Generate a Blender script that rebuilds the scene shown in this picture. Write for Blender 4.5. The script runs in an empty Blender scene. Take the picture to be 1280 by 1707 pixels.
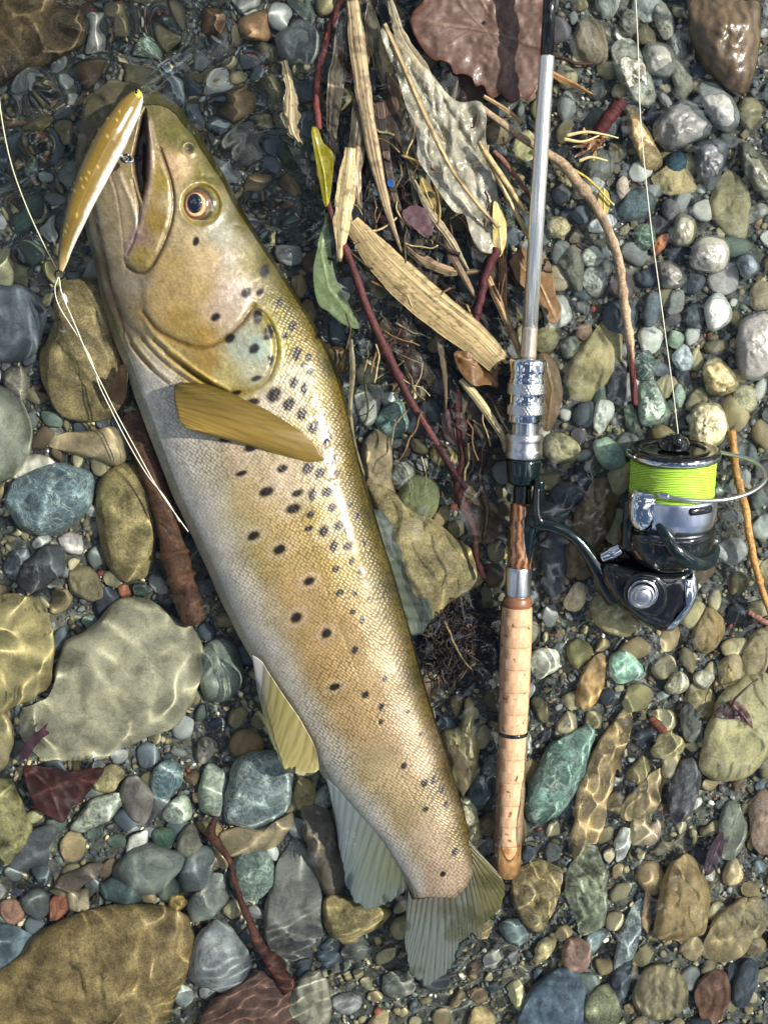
import bpy, math, random
import numpy as np
from mathutils import Vector, Matrix

S = bpy.context.scene
# ------------------------------------------------------------------ camera, sky, sun, exposure
U = 10.0                          # Blender units per metre (unit scale 0.1), keeps millimetre light paths accurate
S.unit_settings.system = 'METRIC'
S.unit_settings.scale_length = 1 / U
P = 0.00035                       # metres per photo pixel at the water plane
H = 0.80                          # camera height above the water
TILT = math.radians(6.0)          # camera leans a little back down the stream
D = H / math.cos(TILT)
CAM = np.array([0.0, H * math.tan(TILT), H])
cam = bpy.data.cameras.new('camera')
camo = bpy.data.objects.new('camera', cam)
S.collection.objects.link(camo)
camo.location = (CAM * U).tolist()
camo.rotation_euler = (-TILT, 0, 0)
cam.sensor_fit = 'VERTICAL'
cam.angle = 2 * math.atan(853.5 * P / D)
cam.clip_start = 0.05
cam.clip_end = 2000
S.camera = camo

SUN_EL, SUN_AZ = math.radians(43), math.radians(14)      # azimuth measured from +x towards +y
wd = bpy.data.worlds.new('World')
S.world = wd
wd.use_nodes = True
nt = wd.node_tree
sky = nt.nodes.new('ShaderNodeTexSky')
sky.sky_type = 'NISHITA'
sky.sun_disc = False
sky.sun_elevation = SUN_EL
sky.sun_rotation = math.pi / 2 - SUN_AZ
SKY = 0.06
ctc = nt.nodes.new('ShaderNodeTexCoord')
cno = nt.nodes.new('ShaderNodeTexNoise')                  # broken fair-weather cloud over the whole sky
cno.noise_dimensions = '4D'
cno.inputs['W'].default_value = 7.0
cno.inputs['Scale'].default_value = 4.2
cno.inputs['Detail'].default_value = 7
cno.inputs['Roughness'].default_value = .58
cno.inputs['Distortion'].default_value = .4
nt.links.new(ctc.outputs['Generated'], cno.inputs['Vector'])
crp = nt.nodes.new('ShaderNodeValToRGB')
crp.color_ramp.elements[0].position = .53
crp.color_ramp.elements[1].position = .78
nt.links.new(cno.outputs['Fac'], crp.inputs[0])
cmx = nt.nodes.new('ShaderNodeMix')
cmx.data_type = 'RGBA'
cdot = nt.nodes.new('ShaderNodeVectorMath')
cdot.operation = 'DOT_PRODUCT'
cdot.inputs[1].default_value = (math.cos(SUN_EL) * math.cos(SUN_AZ), math.cos(SUN_EL) * math.sin(SUN_AZ), math.sin(SUN_EL))
nt.links.new(ctc.outputs['Generated'], cdot.inputs[0])
cmr = nt.nodes.new('ShaderNodeMapRange')                 # unseen cloud, brightened towards the sun to strengthen reflections on the water
cmr.interpolation_type = 'SMOOTHERSTEP'
cmr.inputs['From Min'].default_value = .45
cmr.inputs['From Max'].default_value = 1.0
cmr.inputs['To Min'].default_value = 1.7 / SKY
cmr.inputs['To Max'].default_value = 9.0 / SKY
nt.links.new(cdot.outputs['Value'], cmr.inputs['Value'])
nt.links.new(cmr.outputs[0], cmx.inputs[7])
nt.links.new(crp.outputs[0], cmx.inputs[0])
nt.links.new(sky.outputs[0], cmx.inputs[6])
nt.links.new(cmx.outputs[2], nt.nodes['Background'].inputs[0])
nt.nodes['Background'].inputs[1].default_value = SKY
sl = bpy.data.lights.new('sun', 'SUN')
sl.energy = 5.0
sl.angle = math.radians(0.5)
sl.color = (1.0, 0.95, 0.85)
sl.cycles.is_caustics_light = True
so = bpy.data.objects.new('sun', sl)
S.collection.objects.link(so)
sd = Vector((math.cos(SUN_EL) * math.cos(SUN_AZ), math.cos(SUN_EL) * math.sin(SUN_AZ), math.sin(SUN_EL)))
so.rotation_euler = sd.to_track_quat('Z', 'Y').to_euler()
S.view_settings.view_transform = 'Standard'
S.view_settings.look = 'None'
S.view_settings.exposure = 0.64
S.view_settings.gamma = 1.0
S.view_settings.use_curve_mapping = False
S.cycles.caustics_refractive = True
S.cycles.caustics_reflective = True
S.cycles.sample_clamp_indirect = 6
S.cycles.max_bounces = 10
S.cycles.transparent_max_bounces = 16
S.cycles.use_denoising = True
S.cycles.blur_glossy = 0.2

rng = np.random.default_rng(7)
random.seed(7)
UP = np.array([0, math.cos(TILT), -math.sin(TILT)])
FW = np.array([0, -math.sin(TILT), -math.cos(TILT)])


def W(px, py, z):
    """photo pixel and height z (m, water surface at 0) -> point of the place, refraction included"""
    px, py, z = np.broadcast_arrays(np.asarray(px, float), np.asarray(py, float), np.asarray(z, float))
    a = (px - 640) * P / D
    b = (853.5 - py) * P / D
    d = np.stack([a, FW[1] + UP[1] * b, FW[2] + UP[2] * b], -1)
    zt = np.maximum(z, 0)
    k = (zt - H) / d[..., 2]
    x = CAM[0] + d[..., 0] * k
    y = CAM[1] + d[..., 1] * k
    n = np.linalg.norm(d, axis=-1)
    hx, hy = d[..., 0] / n, d[..., 1] / n
    s2 = (hx * hx + hy * hy) / 1.33 ** 2
    t = -np.minimum(z, 0) / np.sqrt(1 - s2) / 1.33
    return np.stack([x + hx * t, y + hy * t, z], -1)


# ------------------------------------------------------------------ numeric helpers
def vnoise(x, y, seed=0):
    """smooth value noise in -1..1"""
    r = np.random.default_rng(seed)
    T = r.uniform(-1, 1, (64, 64))
    xi, yi = np.floor(x).astype(int), np.floor(y).astype(int)
    fx, fy = x - xi, y - yi
    fx = fx * fx * (3 - 2 * fx)
    fy = fy * fy * (3 - 2 * fy)
    g = lambda i, j: T[(i) % 64, (j) % 64]
    return (g(xi, yi) * (1 - fx) + g(xi + 1, yi) * fx) * (1 - fy) + (g(xi, yi + 1) * (1 - fx) + g(xi + 1, yi + 1) * fx) * fy


def fbm(x, y, seed=0, o=4):
    v, a, t = 0, 1, 0
    for k in range(o):
        v = v + a * vnoise(x * 2 ** k + 13.7 * k, y * 2 ** k + 5.1 * k, seed + k)
        t += a
        a *= .5
    return v / t


def sstep(a, b, x):
    t = np.clip((x - a) / (b - a), 0, 1)
    return t * t * (3 - 2 * t)


def spline(pts, n):
    """open Catmull-Rom through pts, resampled evenly to n"""
    p = np.asarray(pts, float)
    q = np.vstack([2 * p[0] - p[1], p, 2 * p[-1] - p[-2]])
    out = []
    for i in range(len(p) - 1):
        t = np.linspace(0, 1, 24, endpoint=False)[:, None]
        a, b, c, d = q[i], q[i + 1], q[i + 2], q[i + 3]
        out.append(.5 * (2 * b + (c - a) * t + (2 * a - 5 * b + 4 * c - d) * t ** 2 + (3 * b - a - 3 * c + d) * t ** 3))
    out = np.vstack(out + [p[-1:]])
    return resample(out, n)


def resample(c, n):
    L = np.r_[0, np.cumsum(np.linalg.norm(np.diff(c[:, :2], axis=0), axis=1))]
    t = np.linspace(0, L[-1], n)
    return np.stack([np.interp(t, L, c[:, k]) for k in range(c.shape[1])], 1)


def chaikin(poly, it=2, n=40):
    p = np.asarray(poly, float)
    for _ in range(it):
        q = np.roll(p, -1, 0)
        p = np.stack([.8 * p + .2 * q, .2 * p + .8 * q], 1).reshape(-1, 2)
    return resample(np.vstack([p, p[:1]]), n + 1)[:-1]


def pdist(px, py, line):
    d = np.full(px.shape, 1e9)
    for a, b in zip(line[:-1], line[1:]):
        ax, ay = a[0], a[1]
        bx, by = b[0] - ax, b[1] - ay
        t = np.clip(((px - ax) * bx + (py - ay) * by) / (bx * bx + by * by + 1e-9), 0, 1)
        d = np.minimum(d, np.hypot(px - ax - t * bx, py - ay - t * by))
    return d


def inside(px, py, poly):
    r = np.zeros(px.shape, bool)
    n = len(poly)
    for i in range(n):
        x0, y0 = poly[i][0], poly[i][1]
        x1, y1 = poly[(i + 1) % n][0], poly[(i + 1) % n][1]
        c = ((y0 > py) != (y1 > py)) & (px < (x1 - x0) * (py - y0) / (y1 - y0 + 1e-12) + x0)
        r ^= c
    return r


def sdf(px, py, poly):
    d = pdist(px, py, list(poly) + [poly[0]])
    return np.where(inside(px, py, poly), -d, d)


def lin(c):
    c = np.asarray(c, float) / 255.
    return np.where(c <= .04045, c / 12.92, ((c + .055) / 1.055) ** 2.4)


# ------------------------------------------------------------------ mesh helpers
BASE = {}


def mesh_obj(name, v, f, mat, parent=None, origin=None, col=None, smooth=True, uv=None):
    v = np.asarray(v, float).reshape(-1, 3)
    if origin is None:
        origin = np.zeros(3)
    me = bpy.data.meshes.new(name)
    v = v - origin
    me.vertices.add(len(v))
    me.vertices.foreach_set('co', v.astype(np.float32).ravel())
    if isinstance(f, np.ndarray):
        k = f.shape[1]
        me.loops.add(f.size)
        me.loops.foreach_set('vertex_index', f.astype(np.int32).ravel())
        me.polygons.add(len(f))
        me.polygons.foreach_set('loop_start', (np.arange(len(f)) * k).astype(np.int32))
    else:
        tot = sum(len(a) for a in f)
        me.loops.add(tot)
        me.loops.foreach_set('vertex_index', np.concatenate([np.asarray(a) for a in f]).astype(np.int32))
        me.polygons.add(len(f))
        me.polygons.foreach_set('loop_start', np.r_[0, np.cumsum([len(a) for a in f])[:-1]].astype(np.int32))
    me.update(calc_edges=True)
    me.validate()
    if smooth:
        me.polygons.foreach_set('use_smooth', np.ones(len(me.polygons), bool))
    if col is not None:
        ca = me.color_attributes.new('Col', 'FLOAT_COLOR', 'POINT')
        c = np.ones((len(v), 4), np.float32)
        c[:, :col.shape[1]] = col
        ca.data.foreach_set('color', c.ravel())
    if uv is not None:
        ul = me.uv_layers.new(name='UVMap')
        li = np.zeros(len(me.loops), np.int32)
        me.loops.foreach_get('vertex_index', li)
        ul.data.foreach_set('uv', np.asarray(uv, np.float32)[li].ravel())
    if mat is not None:
        me.materials.append(mat)
    o = bpy.data.objects.new(name, me)
    S.collection.objects.link(o)
    o.cycles.is_caustics_receiver = True
    origin = np.asarray(origin, float)
    if parent is not None:                      # the vertices of a part are given in the place, its frame is its parent's
        o.parent = parent
        o.location = (origin - BASE[parent.name]).tolist()
        BASE[o.name] = origin
    else:
        o.location = (origin * U).tolist()
        o.scale = (U, U, U)
        BASE[o.name] = origin
    return o


def grid_faces(nr, nc, wrap_c=False, flip=False):
    i = np.arange(nr * nc).reshape(nr, nc)
    if wrap_c:
        i = np.concatenate([i, i[:, :1]], 1)
    f = np.stack([i[:-1, :-1], i[:-1, 1:], i[1:, 1:], i[1:, :-1]], -1).reshape(-1, 4)
    return f[:, ::-1].copy() if flip else f


def crease(o, deg):
    o.data.set_sharp_from_angle(angle=math.radians(deg))


def tag(o, label, cat, group=None, kind=None):
    if label:
        o['label'] = label
    if cat:
        o['category'] = cat
    if group:
        o['group'] = group
    if kind:
        o['kind'] = kind
    return o


def empty(name, loc):
    o = bpy.data.objects.new(name, None)
    S.collection.objects.link(o)
    o.location = [float(a) * U for a in loc]
    o.scale = (U, U, U)
    BASE[o.name] = np.asarray(loc, float)
    o.empty_display_size = .01
    return o


def tube(path, rad, seg=10, caps=True, flat=1.0):
    """path Nx3, rad N -> verts, quad faces (closed ends are collapsed rings)"""
    p = np.asarray(path, float)
    r = np.broadcast_to(np.asarray(rad, float), (len(p),)).copy()
    if caps:
        e0 = p[0] - (p[1] - p[0]) / np.linalg.norm(p[1] - p[0]) * r[0] * .35
        e1 = p[-1] + (p[-1] - p[-2]) / np.linalg.norm(p[-1] - p[-2]) * r[-1] * .35
        p = np.vstack([e0, p, e1])
        r = np.r_[r[0] * .02, r, r[-1] * .02]
    t = np.gradient(p, axis=0)
    t /= np.linalg.norm(t, axis=1)[:, None] + 1e-12
    up = np.array([0, 0, 1.])
    s = np.cross(t, up)
    bad = np.linalg.norm(s, axis=1) < .05
    s[bad] = [1, 0, 0]
    s /= np.linalg.norm(s, axis=1)[:, None]
    n = np.cross(s, t)
    a = np.linspace(0, 2 * np.pi, seg, endpoint=False)
    ring = s[:, None] * np.cos(a)[None, :, None] + n[:, None] * np.sin(a)[None, :, None] * flat
    v = p[:, None] + ring * r[:, None, None]
    return v.reshape(-1, 3), grid_faces(len(p), seg, True)


def join(parts):
    V, F, n = [], [], 0
    for v, f in parts:
        V.append(np.asarray(v).reshape(-1, 3))
        F.append(f + n)
        n += len(V[-1])
    return np.vstack(V), np.vstack(F)


def lathe(prof, seg=48):
    """prof list of (y, r) about the local y axis -> verts, faces"""
    p = np.asarray(prof, float)
    a = np.linspace(0, 2 * np.pi, seg, endpoint=False)
    v = np.stack([p[:, 1][:, None] * np.cos(a), np.broadcast_to(p[:, 0][:, None], (len(p), seg)), p[:, 1][:, None] * np.sin(a)], -1)
    return v.reshape(-1, 3), grid_faces(len(p), seg, True)


# ------------------------------------------------------------------ materials
def new_mat(name):
    m = bpy.data.materials.new(name)
    m.use_nodes = True
    return m, m.node_tree, m.node_tree.nodes['Principled BSDF']


def node(t, typ, **kw):
    n = t.nodes.new(typ)
    for k, v in kw.items():
        if k in n.inputs.keys():
            n.inputs[k].default_value = v
        else:
            setattr(n, k, v)
    return n


def ramp(t, stops, fac=None):
    r = t.nodes.new('ShaderNodeValToRGB')
    while len(r.color_ramp.elements) < len(stops):
        r.color_ramp.elements.new(.5)
    for e, (p, c) in zip(r.color_ramp.elements, stops):
        e.position = p
        e.color = c if len(c) == 4 else (*c, 1)
    if fac is not None:
        t.links.new(fac, r.inputs[0])
    return r


def mixc(t, a, b, fac, mode='MIX'):
    m = t.nodes.new('ShaderNodeMix')
    m.data_type = 'RGBA'
    m.blend_type = mode
    for sock, val in ((m.inputs[0], fac), (m.inputs[6], a), (m.inputs[7], b)):
        if hasattr(val, 'is_output'):
            t.links.new(val, sock)
        else:
            sock.default_value = val if not isinstance(val, tuple) or len(val) == 4 else (*val, 1)
    return m.outputs[2]


def bump(t, h, strength, dist, b):
    n = t.nodes.new('ShaderNodeBump')
    n.inputs['Strength'].default_value = strength
    n.inputs['Distance'].default_value = dist * U
    t.links.new(h, n.inputs['Height'])
    t.links.new(n.outputs[0], b.inputs['Normal'])
    return n


def stone_material(kind, wet):
    m, t, b = new_mat('stone_%s_%s' % (kind, 'wet' if wet else 'sunk'))
    tc = t.nodes.new('ShaderNodeTexCoord')
    oi = t.nodes.new('ShaderNodeObjectInfo')
    off = node(t, 'ShaderNodeVectorMath', operation='MULTIPLY_ADD')
    off.inputs[1].default_value = (1, 1, 1)
    cmb = t.nodes.new('ShaderNodeCombineXYZ')
    for k in range(3):
        t.links.new(oi.outputs['Random'], cmb.inputs[k])
    t.links.new(tc.outputs['Object'], off.inputs[0])
    t.links.new(cmb.outputs[0], off.inputs[2])
    vec = off.outputs[0]

    def noise(scale, detail=5, rough=.6, dist=0.0):
        n = node(t, 'ShaderNodeTexNoise', Scale=scale, Detail=detail, Roughness=rough, Distortion=dist)
        t.links.new(vec, n.inputs['Vector'])
        return n.outputs['Fac']
    col = oi.outputs['Color']
    big = ramp(t, [(.3, (.52, .50, .47)), (.5, (1, 1, 1)), (.70, (1.35, 1.3, 1.2))], noise(60, 6)).outputs[0]
    col = mixc(t, col, big, 1.0, 'MULTIPLY')
    hgt = noise(420, 6, .65)
    if kind == 'smooth':
        sp = ramp(t, [(.35, (.8, .8, .8)), (.6, (1.12, 1.12, 1.12))], noise(900, 3, .7)).outputs[0]
        col = mixc(t, col, sp, 1.0, 'MULTIPLY')
        lines = ramp(t, [(.485, (1, 1, 1)), (.5, (.68, .66, .62)), (.515, (1, 1, 1))], noise(30, 3, .5, 1.5)).outputs[0]
        col = mixc(t, col, lines, .7, 'MULTIPLY')
        bump(t, hgt, .6, .0008, b)
    elif kind == 'speckle':
        sp = ramp(t, [(.32, (.42, .38, .33)), (.5, (.95, .95, .95)), (.68, (1.55, 1.5, 1.3))], noise(780, 3, .75)).outputs[0]
        col = mixc(t, col, sp, .8, 'MULTIPLY')
        pt = ramp(t, [(.42, (.7, .66, .6)), (.6, (1.15, 1.12, 1.02))], noise(110, 4)).outputs[0]
        col = mixc(t, col, pt, .8, 'MULTIPLY')
        bump(t, hgt, .6, .0009, b)
    elif kind == 'vein':
        sw = ramp(t, [(.3, (.5, .53, .53)), (.5, (1, 1, 1)), (.62, (1.65, 1.65, 1.55))], noise(150, 8, .62, 2.2)).outputs[0]
        col = mixc(t, col, sw, 1.0, 'MULTIPLY')
        vn = ramp(t, [(.478, (0, 0, 0)), (.5, (1, 1, 1)), (.522, (0, 0, 0))], noise(70, 5, .55, 2.5)).outputs[0]
        col = mixc(t, col, (.55, .56, .48, 1), vn)
        bump(t, hgt, .6, .0010, b)
    elif kind == 'band':
        wv = node(t, 'ShaderNodeTexWave', Scale=42, Distortion=7, Detail=4)
        wv.inputs['Detail Scale'].default_value = 1.6
        wv.inputs['Detail Roughness'].default_value = .65
        t.links.new(vec, wv.inputs['Vector'])
        sw = ramp(t, [(.15, (.62, .58, .52)), (.5, (1, 1, 1)), (.9, (1.25, 1.2, 1.1))], wv.outputs['Fac']).outputs[0]
        col = mixc(t, col, sw, .75, 'MULTIPLY')
        bump(t, wv.outputs['Fac'], .25, .0008, b)
    else:                                                       # quartz: pale crystals through a darker ground
        q = ramp(t, [(.36, (.22, .22, .19)), (.48, (.75, .75, .7)), (.6, (1.25, 1.25, 1.2))], noise(170, 8, .7, 1.0)).outputs[0]
        col = mixc(t, col, q, .9, 'MULTIPLY')
        bump(t, noise(260, 8, .7, .6), .8, .0020, b)
    t.links.new(col, b.inputs['Base Color'])
    b.inputs['Roughness'].default_value = .30 if wet else .55
    b.inputs['Specular IOR Level'].default_value = .5 if wet else .12
    if wet:
        b.inputs['Coat Weight'].default_value = .30
        b.inputs['Coat Roughness'].default_value = .10
        b.inputs['Coat IOR'].default_value = 1.33
    return m


STONE = {(k, w): stone_material(k, w) for k in ('smooth', 'speckle', 'vein', 'band', 'quartz') for w in (0, 1)}
KEY = {'s': 'smooth', 'k': 'speckle', 'v': 'vein', 'b': 'band', 'q': 'quartz'}


def attr_material(name, rough=.5, spec=.4, noise_scale=900, noise_amt=.35, bumpd=.0004, coat=0., stretch=None, metal=0.):
    """colour from the mesh's own pigment attribute, with procedural grain"""
    m, t, b = new_mat(name)
    at = t.nodes.new('ShaderNodeVertexColor')
    at.layer_name = 'Col'
    tc = t.nodes.new('ShaderNodeTexCoord')
    src = tc.outputs['Object']
    if stretch:
        uvn = t.nodes.new('ShaderNodeUVMap')
        mp = t.nodes.new('ShaderNodeMapping')
        mp.inputs['Scale'].default_value = stretch
        t.links.new(uvn.outputs[0], mp.inputs[0])
        src = mp.outputs[0]
        noise_scale = 1.0
    n = node(t, 'ShaderNodeTexNoise', Scale=noise_scale, Detail=6, Roughness=.65)
    t.links.new(src, n.inputs['Vector'])
    r = ramp(t, [(.3, (1 - noise_amt,) * 3), (.7, (1 + noise_amt,) * 3)], n.outputs['Fac']).outputs[0]
    t.links.new(mixc(t, at.outputs['Color'], r, 1.0, 'MULTIPLY'), b.inputs['Base Color'])
    bump(t, n.outputs['Fac'], .6, bumpd, b)
    b.inputs['Roughness'].default_value = rough
    b.inputs['Specular IOR Level'].default_value = spec
    b.inputs['Metallic'].default_value = metal
    b.inputs['Coat Weight'].default_value = coat
    b.inputs['Coat Roughness'].default_value = .12
    return m


def plain(name, color, rough=.4, metal=0., coat=0., spec=.5, noise_scale=0, noise_amt=.2, bumpd=0.0002, trans=0.):
    m, t, b = new_mat(name)
    b.inputs['Base Color'].default_value = (*color, 1)
    b.inputs['Roughness'].default_value = rough
    b.inputs['Metallic'].default_value = metal
    b.inputs['Coat Weight'].default_value = coat
    b.inputs['Coat Roughness'].default_value = .05
    b.inputs['Specular IOR Level'].default_value = spec
    b.inputs['Transmission Weight'].default_value = trans
    if noise_scale:
        tc = t.nodes.new('ShaderNodeTexCoord')
        n = node(t, 'ShaderNodeTexNoise', Scale=noise_scale, Detail=5, Roughness=.65)
        t.links.new(tc.outputs['Object'], n.inputs['Vector'])
        r = ramp(t, [(.3, tuple(c * (1 - noise_amt) for c in color)), (.7, tuple(c * (1 + noise_amt) for c in color))], n.outputs['Fac'])
        t.links.new(r.outputs[0], b.inputs['Base Color'])
        bump(t, n.outputs['Fac'], .5, bumpd, b)
    return m


GRAVEL = attr_material('gravel', .5, .2, 1500, .3, .0003)
LEAF = attr_material('leaf', .5, .3, 500, .3, .0002, coat=.06)
REED = attr_material('reed', .58, .25, 1, .62, .0004, coat=.1, stretch=(.012, .45, 1))
TWIG = attr_material('twig', .6, .3, 600, .55, .0012)
FIN = attr_material('fin', .4, .35, 1, .16, .0001, coat=.1, stretch=(.012, .35, 1))
FIN.node_tree.nodes['Principled BSDF'].inputs['Alpha'].default_value = .80

# ------------------------------------------------------------------ the stream bed
BEDPTS = np.array([(0, 0, -36), (300, 50, -36), (600, 100, -28), (700, 250, -17), (850, 250, -14), (1000, 100, -11), (1200, 100, -9),
                   (1000, 400, -7), (1250, 400, -6), (1050, 700, -8), (1250, 700, -7), (1200, 1000, -12), (1000, 1100, -18),
                   (1250, 1300, -14), (1000, 1500, -19), (1250, 1650, -16), (700, 1650, -26), (600, 500, -24), (720, 700, -26),
                   (760, 1000, -32), (760, 1250, -32), (450, 1500, -34), (100, 1500, -36), (100, 1100, -38), (300, 1200, -40),
                   (50, 700, -36), (200, 900, -40), (80, 300, -40), (450, 300, -32), (900, 850, -16), (880, 600, -12), (900, 1200, -22)], float)


def zbed(px, py):
    px, py = np.asarray(px, float), np.asarray(py, float)
    w = 1 / ((px[..., None] - BEDPTS[:, 0]) ** 2 + (py[..., None] - BEDPTS[:, 1]) ** 2 + 3600) ** 1.5
    return (w * BEDPTS[:, 2]).sum(-1) / w.sum(-1) * 1e-3


def axis(lo, hi, n, far, k):
    core = np.linspace(lo, hi, n)
    st = core[1] - core[0]
    out = st * np.cumsum(1.35 ** np.arange(1, k))
    out = out[out < far]
    return np.r_[lo - out[::-1], core, hi + out]


gx, gy = axis(-60, 1340, 230, 12000, 40), axis(-60, 1770, 300, 12000, 40)
X, Y = np.meshgrid(gx, gy)
Zb = zbed(X, Y) - .0035 + .0012 * fbm(X / 40, Y / 40, 3) + .0006 * fbm(X / 9, Y / 9, 8, 2)
v = W(np.clip(X, -400, 1700), np.clip(Y, -400, 2100), Zb)
v[..., 0] += (X - np.clip(X, -400, 1700)) * P
v[..., 1] -= (Y - np.clip(Y, -400, 2100)) * P
m, t, b = new_mat('sand_and_silt')
tc = t.nodes.new('ShaderNodeTexCoord')
n1 = node(t, 'ShaderNodeTexNoise', Scale=700, Detail=5, Roughness=.75)
n2 = node(t, 'ShaderNodeTexNoise', Scale=28, Detail=5, Roughness=.6)
vo = node(t, 'ShaderNodeTexVoronoi', Scale=420)
for n in (n1, n2, vo):
    t.links.new(tc.outputs['Object'], n.inputs['Vector'])
c1 = ramp(t, [(.3, (.02, .022, .022)), (.5, (.085, .085, .07)), (.68, (.27, .24, .17))], n1.outputs['Fac']).outputs[0]
c2 = ramp(t, [(.35, (.55, .6, .62)), (.65, (1.2, 1.15, 1))], n2.outputs['Fac']).outputs[0]
bw = t.nodes.new('ShaderNodeRGBToBW')
t.links.new(vo.outputs['Color'], bw.inputs[0])
c3 = mixc(t, c1, bw.outputs[0], .15)
t.links.new(mixc(t, c3, c2, 1.0, 'MULTIPLY'), b.inputs['Base Color'])
bump(t, n1.outputs['Fac'], .8, .0015, b)
b.inputs['Roughness'].default_value = .7
b.inputs['Specular IOR Level'].default_value = .1
bed = mesh_obj('stream_bed', v, grid_faces(len(gy), len(gx), flip=True), m)
bed['kind'] = 'structure'

# ------------------------------------------------------------------ stones
C = dict(G=(.20, .205, .19), D=(.075, .085, .10), B=(.125, .145, .155), T=(.34, .26, .14), O=(.25, .21, .115), K=(.40, .345, .20),
         N=(.125, .155, .12), M=(.32, .42, .34), W=(.72, .69, .60), Y=(.55, .47, .29), R=(.28, .085, .06), Q=(.48, .19, .11),
         U=(.17, .115, .07), L=(.36, .36, .33), A=(.15, .23, .205), V=(.13, .115, .12))
WORD = dict(G='grey', D='dark slate', B='blue grey', T='tan', O='olive brown', K='khaki', N='green', M='mint', W='white', Y='cream', R='red',
            Q='brick red', U='brown', L='pale grey', A='teal', V='dark purplish')

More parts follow.
